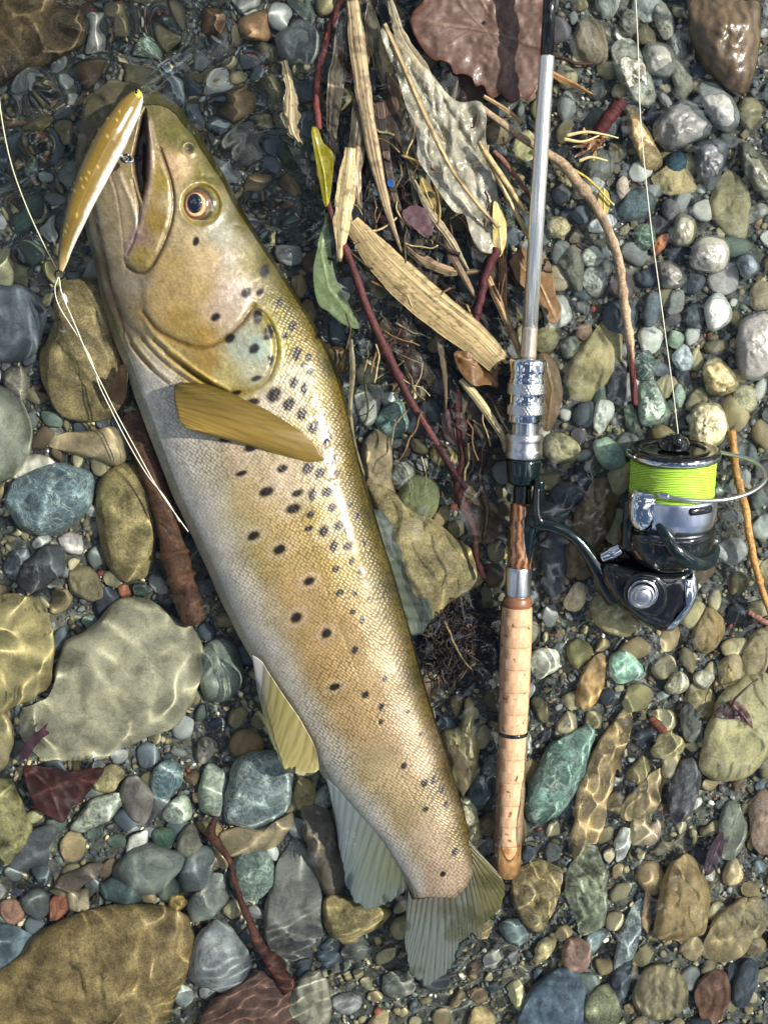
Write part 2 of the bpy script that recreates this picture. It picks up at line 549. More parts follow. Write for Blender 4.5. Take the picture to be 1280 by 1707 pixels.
# name, where, outline or (cx,cy,w,h,angle), colour, texture, flags (e: stands out of the water, f: flat, a: angular)
ST = [
 ('big dusky tan boulder', 'in the corner above the lure', [(-60, -40), (185, -40), (150, 40), (95, 92), (30, 138), (-60, 152)], (.11, .08, .045), 'k', 'f'),
 ('pear shaped speckled stone', 'under the line knot', [(92, 480), (135, 462), (180, 468), (208, 520), (216, 600), (212, 660), (190, 695), (140, 703), (95, 690), (69, 640), (71, 590), (90, 545), (84, 510)], (.33, .26, .14), 'k', ''),
 ('light tan wedge', 'just under the pear shaped stone', [(82, 728), (110, 720), (150, 718), (190, 704), (220, 735), (216, 765), (195, 780), (160, 768), (110, 755), (82, 747)], (.42, .32, .19), 's', ''),
 ('smooth olive grey cobble', 'cut by the edge beside the striped pebble', [(-30, 645), (10, 642), (40, 680), (56, 725), (50, 765), (20, 800), (-30, 815)], (.27, .27, .21), 's', ''),
 ('white striped pebble', 'with brown bands beside the olive grey cobble', (58, 784, 74, 48, -10), (.72, .66, .55), 'b', ''),
 ('blue marbled rock', 'with white swirls below the striped pebble', [(22, 800), (90, 768), (150, 780), (160, 820), (140, 860), (105, 887), (60, 892), (20, 870), (8, 830)], (.15, .20, .22), 'v', 'a'),
 ('sandy fan shaped stone', 'beside the driftwood stick', [(160, 800), (200, 775), (240, 770), (262, 850), (263, 930), (245, 966), (205, 970), (180, 945), (165, 900)], (.33, .27, .14), 'k', ''),
 ('dark slate pebble', 'smooth and pointed near the marbled rock', [(26, 958), (55, 925), (95, 907), (109, 911), (105, 950), (88, 981), (50, 991), (30, 977)], (.12, .12, .125), 's', ''),
 ('brown rhombic stone', 'between the slate pebble and brick chip', (142, 972, 74, 56, 30), (.23, .19, .11), 's', 'a'),
 ('golden tan slab', 'cut by the edge with rippling light', [(-30, 1000), (30, 990), (75, 998), (91, 1080), (89, 1130), (65, 1162), (0, 1190), (-30, 1190)], (.40, .32, .15), 's', 'f'),
 ('broad pale flat rock', 'with dancing light beside the trout belly', [(108, 1068), (160, 1040), (190, 1003), (238, 997), (292, 1028), (330, 1048), (335, 1090), (326, 1150), (312, 1192), (280, 1217), (220, 1237), (170, 1267), (110, 1280), (58, 1257), (22, 1190), (85, 1162), (100, 1120)], (.42, .38, .26), 's', 'f'),
 ('small tan slab corner', 'tucked under the broad pale rock', [(-30, 1196), (15, 1186), (25, 1230), (8, 1285), (-30, 1295)], (.34, .28, .15), 's', ''),
 ('brick red chip', 'above the broad pale flat rock', (209, 983, 27, 26, 10), 'Q', 's', 'a'),
 ('green chip', 'next to the brick red chip', (238, 984, 32, 21, 0), 'N', 'v', ''),
 ('pale green egg', 'half shaded between flat rock and trout', (366, 1115, 78, 108, -6), (.24, .27, .22), 's', ''),
 ('mottled yellow stone', 'cut by the edge near the maroon leaf', (8, 1368, 86, 142, -15), (.36, .32, .16), 'q', ''),
 ('dull grey trapezium', 'below the maroon leaf', [(20, 1420), (45, 1385), (95, 1370), (88, 1410), (78, 1448), (40, 1448), (10, 1440)], (.13, .135, .14), 's', ''),
 ('little khaki pebble', 'at the tip of the maroon leaf', (182, 1296, 56, 40, -32), 'K', 'k', ''),
 ('white mottled stone', 'right under the little khaki pebble', [(113, 1378), (148, 1336), (203, 1310), (209, 1340), (182, 1370), (138, 1390)], (.55, .56, .48), 'q', ''),
 ('taupe oval pebble', 'rimmed with light by the white mottled stone', (228, 1331, 54, 78, -8), (.17, .15, .135), 's', ''),
 ('streaky blue stone', 'behind the taupe oval pebble', (276, 1302, 44, 76, 18), (.14, .2, .22), 'v', ''),
 ('pale jade pebble', 'below the streaky blue stone', (298, 1352, 54, 44, -25), (.34, .38, .31), 'v', ''),
 ('cream leaf shaped chip', 'pointing at the taupe oval pebble', (226, 1412, 28, 60, 24), 'W', 's', 'a'),
 ('bottle green block', 'beside the cream leaf shaped chip', (272, 1396, 38, 38, 0), (.07, .11, .08), 's', 'a'),
 ('grey olive oval', 'between the green block and thin twig', (316, 1406, 48, 62, 15), (.21, .2, .15), 's', ''),
 ('pale marbled pebble', 'at the top of the thin twig', (355, 1318, 50, 84, 2), (.33, .37, .29), 'v', ''),
 ('large blue green rock', 'streaked white below the pelvic fin', [(385, 1285), (400, 1258), (440, 1248), (488, 1260), (489, 1310), (472, 1360), (430, 1386), (371, 1372), (374, 1330)], (.21, .25, .25), 'v', 'a'),
 ('curved tan pebble', 'hugging the large blue green rock', [(362, 1385), (400, 1378), (445, 1384), (487, 1352), (491, 1375), (460, 1412), (420, 1431), (378, 1426)], (.36, .28, .17), 's', ''),
 ('green marbled block', 'between the curved tan pebble and twig', (422, 1458, 78, 88, 20), (.15, .19, .16), 'v', 'a'),
 ('long grey slate blade', 'beside the anal fin shadow', [(486, 1386), (502, 1400), (531, 1460), (540, 1520), (529, 1592), (495, 1617), (465, 1602), (437, 1557), (450, 1480)], (.20, .195, .175), 's', 'f'),
 ('shaded brown stone', 'under the anal fin', [(500, 1345), (545, 1335), (585, 1440), (580, 1492), (545, 1502), (510, 1420)], (.16, .13, .10), 's', ''),
 ('sandy tan stone', 'below the anal fin tip', [(538, 1488), (590, 1498), (640, 1508), (660, 1518), (632, 1552), (580, 1577), (543, 1562)], (.36, .29, .15), 'k', ''),
 ('upright yellow block', 'in the shade of the pelvic fin', (508, 1322, 34, 58, 0), (.36, .29, .13), 's', 'a'),
 ('grey bean pebble', 'leaning on the round grey pebble', (347, 1497, 56, 88, 34), (.24, .25, .22), 's', ''),
 ('round grey pebble', 'between the big tan boulder and twig', [(328, 1557), (355, 1532), (387, 1545), (416, 1590), (413, 1632), (380, 1660), (335, 1648), (308, 1622)], (.30, .31, .31), 's', ''),
 ('huge tan boulder', 'filling the bottom corner', [(-40, 1640), (20, 1600), (70, 1555), (130, 1520), (200, 1507), (260, 1509), (310, 1525), (329, 1560), (326, 1600), (290, 1660), (262, 1740), (-40, 1740)], (.27, .20, .10), 'k', ''),
 ('dusky blue slab', 'wedged behind the huge tan boulder', [(-30, 1540), (30, 1540), (66, 1565), (50, 1600), (10, 1632), (-30, 1642)], (.13, .17, .19), 's', 'f'),
 ('upright brick red chip', 'above the huge tan boulder', (97, 1517, 27, 44, 20), 'Q', 's', 'a'),
 ('pale angular chip', 'beside the upright brick red chip', (132, 1502, 50, 44, 10), (.38, .32, .22), 'b', 'a'),
 ('dark grey lump', 'on the far side of the upright brick chip', (60, 1505, 52, 56, 0), (.11, .115, .11), 's', ''),
 ('pinkish chip', 'above the dusky blue slab', (20, 1520, 42, 40, 0), (.36, .2, .14), 's', 'a'),
 ('dark teal disc', 'on top of the huge boulder edge', (202, 1486, 70, 46, 5), (.07, .095, .095), 's', ''),
 ('long grey green cobble', 'behind the dark teal disc', (248, 1448, 122, 78, -20), (.17, .185, .165), 's', ''),
 ('slate grey wedge', 'between long cobble and grey bean pebble', (330, 1448, 56, 82, 25), (.18, .195, .19), 's', ''),
 ('amber nugget', 'touching the huge tan boulder top', (296, 1503, 38, 32, 20), (.42, .28, .10), 's', 'a'),
 ('flat brown finger stone', 'pointing at the dark teal disc', (135, 1462, 92, 34, -26), (.15, .12, .095), 's', ''),
 ('maroon slab', 'below the round grey pebble', [(325, 1740), (345, 1668), (385, 1655), (425, 1610), (475, 1645), (520, 1680), (525, 1740)], (.15, .085, .065), 's', 'f'),
 ('pale ribbed slab', 'under fine ripples by the twig root', [(470, 1740), (480, 1650), (520, 1610), (550, 1635), (552, 1740)], (.30, .28, .22), 'b', 'f'),
 ('dark drowned cobble', 'cut by the edge above the pear shaped stone', [(-30, 470), (55, 478), (78, 520), (70, 585), (40, 602), (-30, 604)], (.11, .125, .14), 's', ''),
 ('small grey egg', 'above the olive grey cobble', (30, 640, 44, 64, 5), (.22, .21, .18), 'k', ''),
 ('pale edge stone', 'above the dark drowned cobble', (2, 470, 46, 104, 0), (.32, .30, .18), 's', ''),
 ('rusty brown pebble', 'in the wrinkled water beyond the snout', (430, 42, 62, 52, 25), (.34, .2, .10), 's', ''),
 ('grey blurred cobble', 'in the current beside the rusty pebble', (500, 70, 84, 70, 0), (.22, .23, .22), 's', ''),
 ('pale pebble', 'beside the trout back below the green leaf', (612, 672, 50, 74, 5), (.34, .35, .29), 's', ''),
 ('teal pebble', 'next to the pale pebble', (655, 700, 54, 62, 20), 'A', 'v', ''),
 ('tan shelf stone', 'joined to the wet tan rock', [(598, 742), (630, 712), (652, 735), (650, 790), (664, 832), (632, 852), (610, 832)], (.34, .26, .15), 's', ''),
 ('speckled grey disc', 'next to the tan shelf stone', (672, 795, 46, 50, 0), (.28, .29, .24), 'q', ''),
 ('olive round pebble', 'netted with light beside the wet tan rock', (697, 832, 76, 80, 0), (.20, .21, .10), 's', ''),
 ('wet tan rock', 'with a blunt snout beside the dorsal fin', [(606, 790), (640, 800), (668, 830), (722, 868), (782, 913), (808, 943), (804, 970), (772, 986), (746, 1010), (717, 1042), (690, 1064), (668, 1000), (638, 920), (618, 860)], (.38, .31, .17), 'k', 'm'),
 ('yellow horned stone', 'between the trout and the cork grip', [(733, 1218), (765, 1214), (776, 1166), (788, 1164), (790, 1208), (801, 1240), (797, 1290), (772, 1330), (745, 1292)], (.44, .37, .19), 's', ''),
 ('crinkled pale stone', 'beside the tail root', (782, 1370, 40, 90, -12), (.36, .32, .2), 'v', ''),
 ('tan flat shield', 'below the black rod section', [(953, 62), (968, 30), (1000, 34), (1011, 60), (1014, 106), (980, 107), (960, 86)], (.26, .21, .145), 's', ''),
 ('speckled grey cube', 'next to the tan flat shield', (1048, 38, 38, 46, 0), (.28, .27, .23), 'q', 'a'),
 ('white blotched rock', 'rising from the water by the line', [(1016, 74), (1050, 60), (1067, 80), (1086, 130), (1093, 165), (1080, 182), (1055, 167), (1033, 140), (1022, 110)], (.46, .45, .38), 'q', 'ea'),
 ('grey dome', 'shining beside the white blotched rock', (1097, 99, 58, 64, 0), (.19, .19, .165), 's', 'e'),
 ('pale finger stone', 'above the grey dome', (1108, 36, 30, 64, -12), (.40, .38, .33), 'q', 'a'),
 ('khaki sliver', 'beside the grey dome', (1135, 128, 34, 78, -12), (.27, .26, .2), 's', ''),
 ('great brown wet cobble', 'with a pale seam in the top corner', [(1148, -40), (1264, -40), (1268, 40), (1260, 110), (1246, 158), (1215, 152), (1185, 127), (1160, 92), (1143, 40)], (.075, .055, .034), 'b', 'e'),
 ('peaked slate stone', 'with bright ridges beside the tan finger', [(1088, 203), (1120, 172), (1150, 163), (1187, 205), (1182, 226), (1140, 246), (1105, 252), (1086, 226)], (.12, .125, .12), 's', 'ea'),
 ('half wet grey cobble', 'under the great brown wet cobble', [(1163, 135), (1195, 138), (1226, 165), (1234, 205), (1212, 224), (1185, 207), (1165, 165)], (.23, .235, .22), 's', 'e'),
 ('tan finger stone', 'lying along the fishing line', [(1041, 176), (1060, 184), (1082, 220), (1105, 265), (1096, 285), (1075, 282), (1058, 250), (1044, 215)], (.36, .27, .15), 'k', 'e'),
 ('flat ochre triangle', 'under the tan finger stone', [(1083, 297), (1105, 280), (1116, 268), (1151, 284), (1164, 321), (1115, 328), (1090, 313)], (.45, .36, .19), 's', 'f'),
 ('blue black ball', 'on the flat ochre triangle', (1127, 270, 38, 36, 0), (.035, .075, .10), 's', ''),
 ('folded black slate', 'below the half wet grey cobble', [(1158, 235), (1207, 229), (1215, 250), (1202, 290), (1187, 320), (1165, 307), (1156, 265)], (.095, .10, .105), 's', 'ea'),
 ('long dark green cobble', 'at the edge below the slate', [(1232, 236), (1250, 238), (1290, 300), (1290, 337), (1260, 322), (1233, 280)], (.12, .125, .09), 's', 'e'),
 ('big khaki egg', 'below the folded black slate', [(1193, 296), (1220, 282), (1247, 310), (1252, 350), (1242, 396), (1225, 404), (1195, 377), (1178, 350)], (.29, .26, .15), 's', ''),
 ('shiny olive egg', 'standing wet beside the big khaki egg', (1139, 385, 42, 62, 0), (.19, .19, .14), 's', 'e'),
 ('glinting grey dome', 'below the shiny olive egg', (1183, 424, 72, 66, -20), (.23, .23, .2), 's', 'e'),
 ('speckled blue slab', 'beside the yellow oval leaf', [(1021, 356), (1040, 325), (1065, 309), (1097, 330), (1086, 356), (1045, 372)], (.11, .15, .175), 'k', ''),
 ('purple pebble', 'beside the speckled blue slab', (1118, 350, 30, 40, 0), 'V', 's', ''),
 ('orange brick flake', 'above the glinting grey dome', (1101, 404, 24, 44, 32), (.55, .22, .11), 's', 'a'),
 ('mossy green pebble', 'beside the orange brick flake', (1075, 395, 38, 46, 0), (.10, .16, .11), 'v', ''),
 ('grey shield stone', 'half hidden under the husk', [(976, 262), (1000, 248), (1026, 254), (1022, 290), (996, 312), (974, 292)], (.20, .20, .175), 's', ''),
 ('pink white tooth', 'above the speckled blue slab', (1038, 316, 22, 40, 0), (.62, .5, .4), 's', 'a'),
 ('cream lump', 'beside the silver rod section', (932, 378, 42, 40, 0), 'Y', 'q', 'a'),
 ('white crystal lump', 'below the cream lump', (988, 428, 44, 40, 0), 'W', 'q', 'a'),
 ('slate wedge', 'with a deep shadow above the curved leaf', [(928, 430), (955, 408), (972, 420), (974, 470), (965, 492), (943, 465)], (.16, .155, .12), 's', 'a'),
 ('frosted quartz chunk', 'below the white crystal lump', (990, 470, 48, 54, 0), (.5, .5, .45), 'q', 'a'),
 ('khaki kidney stone', 'beside the chrome locking nut', [(1000, 537), (1022, 524), (1037, 560), (1035, 600), (1012, 642), (980, 671), (950, 667), (937, 635), (950, 595), (985, 560)], (.38, .32, .165), 's', ''),
 ('charcoal slab', 'in shade beside the twig end', (1030, 648, 34, 92, 5), (.085, .095, .10), 's', 'a'),
 ('white tooth chip', 'between charcoal slab and locking nut', (1006, 694, 34, 68, 8), (.75, .70, .58), 's', 'a'),
 ('lumpy yellow stone', 'beside the reel seat hood', (935, 748, 64, 54, 0), (.52, .46, .28), 'q', ''),
 ('pale mint wedge', 'touching the spool rim', [(986, 738), (1010, 726), (1037, 745), (1043, 776), (1015, 785), (994, 766)], (.36, .46, .37), 's', 'a'),
 ('long brown stone', 'crossing under the reel stem', [(985, 800), (1010, 793), (1034, 815), (1022, 870), (992, 922), (960, 962), (938, 967), (945, 900), (965, 840)], (.25, .19, .11), 'b', ''),
 ('charcoal pebble', 'inside the bend of the reel stem', (945, 826, 56, 46, -10), 'D', 's', ''),
 ('dark upright cobble', 'between cork grip and reel body', (925, 935, 48, 112, 6), (.10, .11, .12), 's', ''),
 ('green faceted rock', 'above the spool', [(1063, 640), (1090, 629), (1106, 660), (1120, 690), (1102, 707), (1063, 712)], (.16, .22, .17), 'v', 'ea'),
 ('dark green lump', 'above the green faceted rock', (1072, 610, 46, 50, 0), (.07, .095, .085), 'v', 'a'),
 ('bright white stone', 'standing wet above the yellow mossy stone', (1195, 521, 46, 64, 8), 'W', 's', 'e'),
 ('white blue cube', 'beside the fishing line', (1139, 598, 38, 46, 4), (.5, .54, .56), 'v', 'a'),
 ('yellow pitted stone', 'wet and rough by the big grey cobble', [(1168, 606), (1195, 592), (1222, 620), (1234, 645), (1205, 662), (1176, 656)], (.44, .36, .18), 'q', 'e'),
 ('pale buff nodule', 'touching the yellow pitted stone', (1241, 665, 46, 46, 0), (.46, .44, .31), 'k', ''),
 ('large cream stone', 'above the spool rim', [(1148, 692), (1165, 669), (1202, 674), (1214, 705), (1213, 732), (1180, 752), (1150, 746)], (.60, .54, .34), 'q', 'e'),
 ('big grey cobble', 'shining at the edge above the buff nodule', [(1233, 530), (1290, 514), (1296, 610), (1262, 637), (1231, 626), (1224, 580)], (.27, .26, .235), 's', 'e'),
 ('smooth grey bean', 'beside the line above the white blue cube', (1126, 503, 29, 46, 16), (.28, .28, .25), 's', ''),
 ('deep blue pebble', 'beside the smooth grey bean', (1087, 515, 32, 62, 8), 'B', 's', ''),
 ('ridged wet slate', 'below the glinting grey dome', [(1090, 440), (1115, 432), (1135, 445), (1147, 470), (1130, 482), (1100, 478)], (.17, .165, .145), 's', 'ea'),
 ('blue lump', 'next to the smooth grey bean', (1156, 527, 32, 46, 0), 'B', 'q', ''),
 ('round blue wet pebble', 'at the edge above the white stone', (1246, 442, 38, 42, 0), (.11, .14, .155), 's', 'e'),
 ('mint nugget', 'above the white blue cube', (1126, 566, 26, 32, 0), (.33, .40, .30), 's', ''),
 ('pale mint tooth', 'below the white blue cube', (1131, 660, 20, 38, 0), (.38, .46, .36), 's', ''),
 ('pink sandstone chip', 'above the khaki kidney stone', (971, 553, 28, 40, 10), (.34, .22, .15), 's', 'a'),
 ('grey granite pebble', 'between the chrome nut and kidney stone', (950, 579, 34, 38, 0), (.24, .25, .22), 'q', ''),
 ('white peg', 'touching the silver rod section', (916, 541, 22, 38, -8), (.58, .54, .42), 'k', 'a'),
 ('great khaki cobble', 'at the edge beneath the curled leaf', [(1163, 1287), (1174, 1220), (1200, 1160), (1230, 1128), (1272, 1118), (1296, 1140), (1296, 1240), (1252, 1292), (1200, 1304)], (.41, .36, .20), 's', 'f'),
 ('cream lozenge', 'below the rust red bark chip', (1115, 1244, 58, 48, -5), (.50, .43, .22), 's', ''),
 ('large teal rock', 'beside the lower cork grip', [(914, 1240), (986, 1203), (992, 1235), (980, 1270), (957, 1330), (930, 1362), (880, 1374), (872, 1330)], (.16, .25, .21), 'v', ''),
 ('bright mint stone', 'below the reel body', (1040, 1112, 56, 54, 0), (.36, .56, .43), 'v', 'a'),
 ('orange tan slab', 'between large teal rock and mint stone', (985, 1138, 46, 94, 18), (.42, .27, .13), 'b', ''),
 ('long rippled tan slab', 'running down beside the large teal rock', [(948, 1392), (965, 1300), (1010, 1220), (1042, 1176), (1058, 1198), (1034, 1270), (1012, 1340), (1002, 1402), (960, 1414)], (.44, .31, .16), 's', 'f'),
 ('sandy tan plate', 'beside the long rippled tan slab', [(1028, 1352), (1080, 1285), (1117, 1273), (1112, 1310), (1082, 1362), (1040, 1372)], (.36, .28, .16), 'b', 'f'),
 ('dark blade stone', 'below the cream lozenge', [(1108, 1332), (1130, 1270), (1162, 1258), (1172, 1300), (1147, 1362), (1125, 1382)], (.12, .12, .13), 'b', ''),
 ('brown bell shaped stone', 'with a hard shadow along one side', [(1086, 1562), (1097, 1490), (1114, 1440), (1140, 1419), (1166, 1440), (1182, 1480), (1180, 1557), (1120, 1570)], (.37, .265, .135), 's', ''),
 ('drab tan plate', 'beside the brown bell shaped stone', [(1163, 1592), (1190, 1530), (1240, 1490), (1262, 1520), (1247, 1592), (1190, 1607)], (.30, .235, .13), 's', 'f'),
 ('drab tan oval', 'behind the drab tan plate', (1256, 1530, 52, 74, -10), (.29, .235, .14), 's', ''),
 ('pale sage slab', 'between bell shaped stone and rod butt', [(943, 1440), (985, 1403), (1007, 1430), (1014, 1500), (1002, 1552), (965, 1562), (943, 1500)], (.28, .30, .22), 'q', 'f'),
 ('glittering tan slab', 'under the butt of the rod', [(848, 1452), (900, 1433), (937, 1450), (932, 1500), (902, 1562), (858, 1522)], (.38, .29, .15), 'q', 'f'),
 ('ink blue slab', 'at the bottom below the tail', [(872, 1662), (930, 1608), (967, 1620), (977, 1680), (962, 1745), (850, 1745)], (.10, .13, .165), 's', 'f'),
 ('dull pink stone', 'above the ink blue slab', (960, 1592, 52, 62, -10), (.29, .18, .14), 's', ''),
 ('white shard', 'above the pale sage slab', (1037, 1408, 30, 62, 14), 'W', 's', 'a'),
 ('rosy white chip', 'beside the white shard', (1087, 1388, 26, 48, 14), (.56, .42, .30), 's', 'a'),
 ('grey green oval', 'beside the purple leaf', (1218, 1385, 48, 102, 4), (.19, .2, .16), 's', ''),
 ('big pinkish cobble', 'cut by the edge near the grey green oval', (1272, 1370, 50, 108, 0), (.33, .23, .17), 's', ''),
 ('ochre oval', 'beside the long straw stem', (1180, 1052, 50, 84, 14), (.36, .26, .13), 's', ''),
 ('fawn oval', 'at the edge beyond the straw stem', (1262, 1090, 50, 86, 14), (.34, .27, .16), 's', ''),
 ('pale slab', 'half under the reel body', [(978, 1002), (1040, 960), (1068, 1000), (1066, 1040), (1040, 1066), (990, 1044)], (.42, .36, .20), 's', 'f'),
 ('white knobbly stone', 'beside the bright mint stone', (1128, 1140, 40, 36, 0), (.62, .57, .43), 'q', ''),
 ('second white nub', 'next to the white knobbly stone', (1172, 1132, 32, 30, 0), (.58, .55, .44), 'q', ''),
 ('black and white lens', 'between cream lozenge and khaki cobble', (1152, 1205, 36, 74, -12), (.16, .165, .15), 'b', ''),
 ('sandy angular stone', 'between ochre and fawn ovals', (1218, 1118, 50, 60, 20), (.37, .29, .15), 's', 'a'),
 ('bottom olive slab', 'below the brown bell shaped stone', (1100, 1655, 92, 96, 15), (.23, .2, .125), 'b', 'f'),
 ('rusty dark slab', 'under the drab tan plate', (1188, 1660, 56, 92, 15), (.15, .085, .06), 'b', 'f'),
 ('blue black blade', 'next to the rusty dark slab', (1242, 1640, 40, 84, 12), 'D', 's', ''),
 ('grey blue blade', 'between sage slab and bell shaped stone', (1048, 1560, 34, 130, 18), (.19, .22, .225), 'v', ''),
 ('ink blade', 'beside the grey blue blade', (1032, 1640, 30, 110, 14), 'D', 's', ''),
 ('soft green slab', 'at the bottom beside the ink blue slab', (1005, 1680, 60, 80, 10), (.2, .21, .14), 'k', 'f'),
 ('tan splinter', 'in the shadow of the bell shaped stone', (1078, 1515, 16, 84, 6), (.36, .25, .15), 's', ''),
]
LAND, POLYS, NST = [], [], 0


def colour(c):
    return C[c] if isinstance(c, str) else c


def superoutline(cx, cy, w, h, ang, r, n, angular):
    if angular:
        k = r.integers(5, 8)
        a = np.sort((np.arange(k) + r.uniform(-.28, .28, k)) / k * 2 * np.pi)
        rr = r.uniform(.95, 1.22, k)
        p = chaikin(np.stack([rr * np.cos(a), rr * np.sin(a)], 1), 1, n)
    else:
        a = np.linspace(0, 2 * np.pi, n, endpoint=False)
        rr = 1 + sum(r.uniform(-.075, .075) * np.cos(q * a + r.uniform(0, 6.3)) for q in (2, 3, 4))
        p = np.stack([rr * np.cos(a), rr * np.sin(a)], 1)
    p = p * [w / 2, h / 2]
    t = math.radians(ang)
    return np.stack([cx + p[:, 0] * math.cos(t) - p[:, 1] * math.sin(t), cy + p[:, 0] * math.sin(t) + p[:, 1] * math.cos(t)], 1)


def stone_mesh(o, zbase, ztop, r, rough, flat, facets, K=9):
    """o: outline in photo pixels; a closed pebble with a rounded shoulder, worn facets and pits"""
    n = len(o)
    c = o.mean(0)
    ax = np.hypot(*(o - c).T).mean()
    rr = np.r_[np.sin(np.linspace(np.pi / 2, .03, K)), 0.0004]
    p, q = (5.0, 2.2) if flat else (2.6, 1.75)
    zm = zbase + .42 * (ztop - zbase)
    seed = int(r.integers(1e6))
    q0 = o - c                                    # the rim's own wiggles fade into a plain oval towards the top
    cov = q0.T @ q0 / n * 2
    an_ = np.arctan2(q0[:, 1], q0[:, 0])
    dv = np.stack([np.cos(an_), np.sin(an_)], 1)
    re_ = 1 / np.sqrt(np.einsum('ij,jk,ik->i', dv, np.linalg.inv(cov), dv))
    wv_ = np.minimum(rr, 1)[:, None] ** 1.6
    rad_ = rr[:, None] * (wv_ * np.linalg.norm(q0, axis=1)[None] + (1 - wv_) * np.minimum(re_, np.linalg.norm(q0, axis=1) * 1.15)[None])
    PX = c[0] + dv[None, :, 0] * rad_
    PY = c[1] + dv[None, :, 1] * rad_
    z = zm + (ztop - zm) * (1 - np.minimum(rr, 1) ** p)[:, None] ** (1 / q) * np.ones((1, n))
    for _ in range(facets):
        an, sl_ = r.uniform(0, 2 * np.pi), r.uniform(.15, .75)
        off = r.uniform(.15, .8) * ax
        z = np.minimum(z, ztop - sl_ * P * (((PX - c[0]) * math.cos(an) + (PY - c[1]) * math.sin(an)) - off * .5))
    z = np.maximum(z, zbase)
    inn = (1 - rr ** 3)[:, None]
    z = z + (rough * ax * P * .16 * fbm(PX / (ax * .5) + 9, PY / (ax * .5) + 3, seed) + .06 * rough * ax * P * fbm(PX / (ax * .24), PY / (ax * .24), seed + 5, 3)) * inn
    top = W(PX, PY, z)
    rb = np.array([.93, .72, .35, .02])
    zb = zm - (zm - zbase) * np.sqrt(1 - rb ** 2)
    e = W(o[:, 0], o[:, 1], np.full(n, zm))
    cc = e.mean(0)
    bot = np.stack([np.stack([cc[0] + (e[:, 0] - cc[0]) * k, cc[1] + (e[:, 1] - cc[1]) * k, np.full(n, zz)], 1) for k, zz in zip(rb, zb)])
    v = np.concatenate([bot[::-1], top])
    return v.reshape(-1, 3), grid_faces(len(v), n, True), cc


occ_h = []
for idx, (nm, where, shp, col, tex, fl) in enumerate(ST):
    r = np.random.default_rng(100 + idx)
    if isinstance(shp, tuple):
        o = superoutline(*shp, r, 36, 'a' in fl)
    else:
        o = chaikin(shp, 2, 56)
        c0 = o.mean(0)
        aa = np.linspace(0, 2 * np.pi, 56, endpoint=False)
        o = c0 + (o - c0) * (1.02 + .012 * np.sin(5 * aa + idx) + .010 * np.sin(9 * aa + 2 * idx))[:, None]
    c = o.mean(0)
    ext = np.ptp(o, 0)
    e1 = np.linalg.svd(o - c)[1]
    minor = e1[1] / math.sqrt(len(o)) * 2.83
    zb = float(zbed(*c))
    th = min(minor * P * (.36 if 'f' in fl else .62), .030)
    if 'e' in fl:
        ztop = min(max(zb + th * .9, .0030), .011)
        zbase = zb - .004
    else:
        ztop = min(zb + th * .8, -.0022)
        zbase = min(zb - th * .35, ztop - .004)
    v, f, cc = stone_mesh(o, zbase, ztop, r, 0.35 if 'm' in fl else 1.6 if tex in 'q' else (1.3 if 'a' in fl else 1.0), 'f' in fl, 5 if 'a' in fl else (0 if 'm' in fl else int(r.integers(0, 4))),
                          K=34 if minor > 60 else 20)
    ob = mesh_obj('river_stone', v, f, STONE[(KEY[tex], 1 if 'e' in fl else 0)], origin=np.array([cc[0], cc[1], zbase]))
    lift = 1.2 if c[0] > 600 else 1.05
    if 'a' in fl:
        crease(ob, 24)
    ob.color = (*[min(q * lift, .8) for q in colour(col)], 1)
    tag(ob, nm + ' ' + where, 'stone', 'stones lying on the stream bed')
    LAND.append((nm, c, minor))
    POLYS.append((o, ztop))
    NST += 1

# smaller pebbles between them: one object each, up to the limit, then loose gravel
PEB = []
for k in range(10):
    r = np.random.default_rng(900 + k)
    n = 18
    ang = k > 2
    o = superoutline(0, 0, 2, 2, 0, r, n, ang) * 1.0
    rr = np.r_[np.sin(np.linspace(np.pi / 2, .12, 7)), .0008]
    z = (1 - rr ** 2.4) ** .55
    pl = np.ones((len(rr), n)) * z[:, None]
    px_, py_ = o[None, :, 0] * rr[:, None], o[None, :, 1] * rr[:, None]
    for _ in range(6 if ang else 1):
        a = r.uniform(0, 6.3)
        pl = np.minimum(pl, 1 - r.uniform(.3, 1.1) * (px_ * math.cos(a) + py_ * math.sin(a) - r.uniform(-.25, .45)))
    pl = np.maximum(pl, 0) + .07 * fbm(px_ * 2 + 5, py_ * 2 + 8, k) * (1 - rr ** 2)[:, None]
    top = np.stack([px_, py_, pl], -1)
    rb = np.array([.85, .5, .02])
    bot = np.stack([np.stack([o[:, 0] * q, o[:, 1] * q, np.full(n, -math.sqrt(1 - q * q) * .7)], 1) for q in rb])
    vv = np.concatenate([bot[::-1], top]).reshape(-1, 3)
    PEB.append((vv, grid_faces(len(rb) + len(rr), n, True)))
PEBMESH = {}


def pebble_mesh(k, mat):
    if (k, mat.name) not in PEBMESH:
        vv, ff = PEB[k]
        o = mesh_obj('pebble', vv * .0035, ff, mat)
        if k > 2:
            crease(o, 30)
        me = o.data
        bpy.data.objects.remove(o)
        PEBMESH[(k, mat.name)] = me
    return PEBMESH[(k, mat.name)]


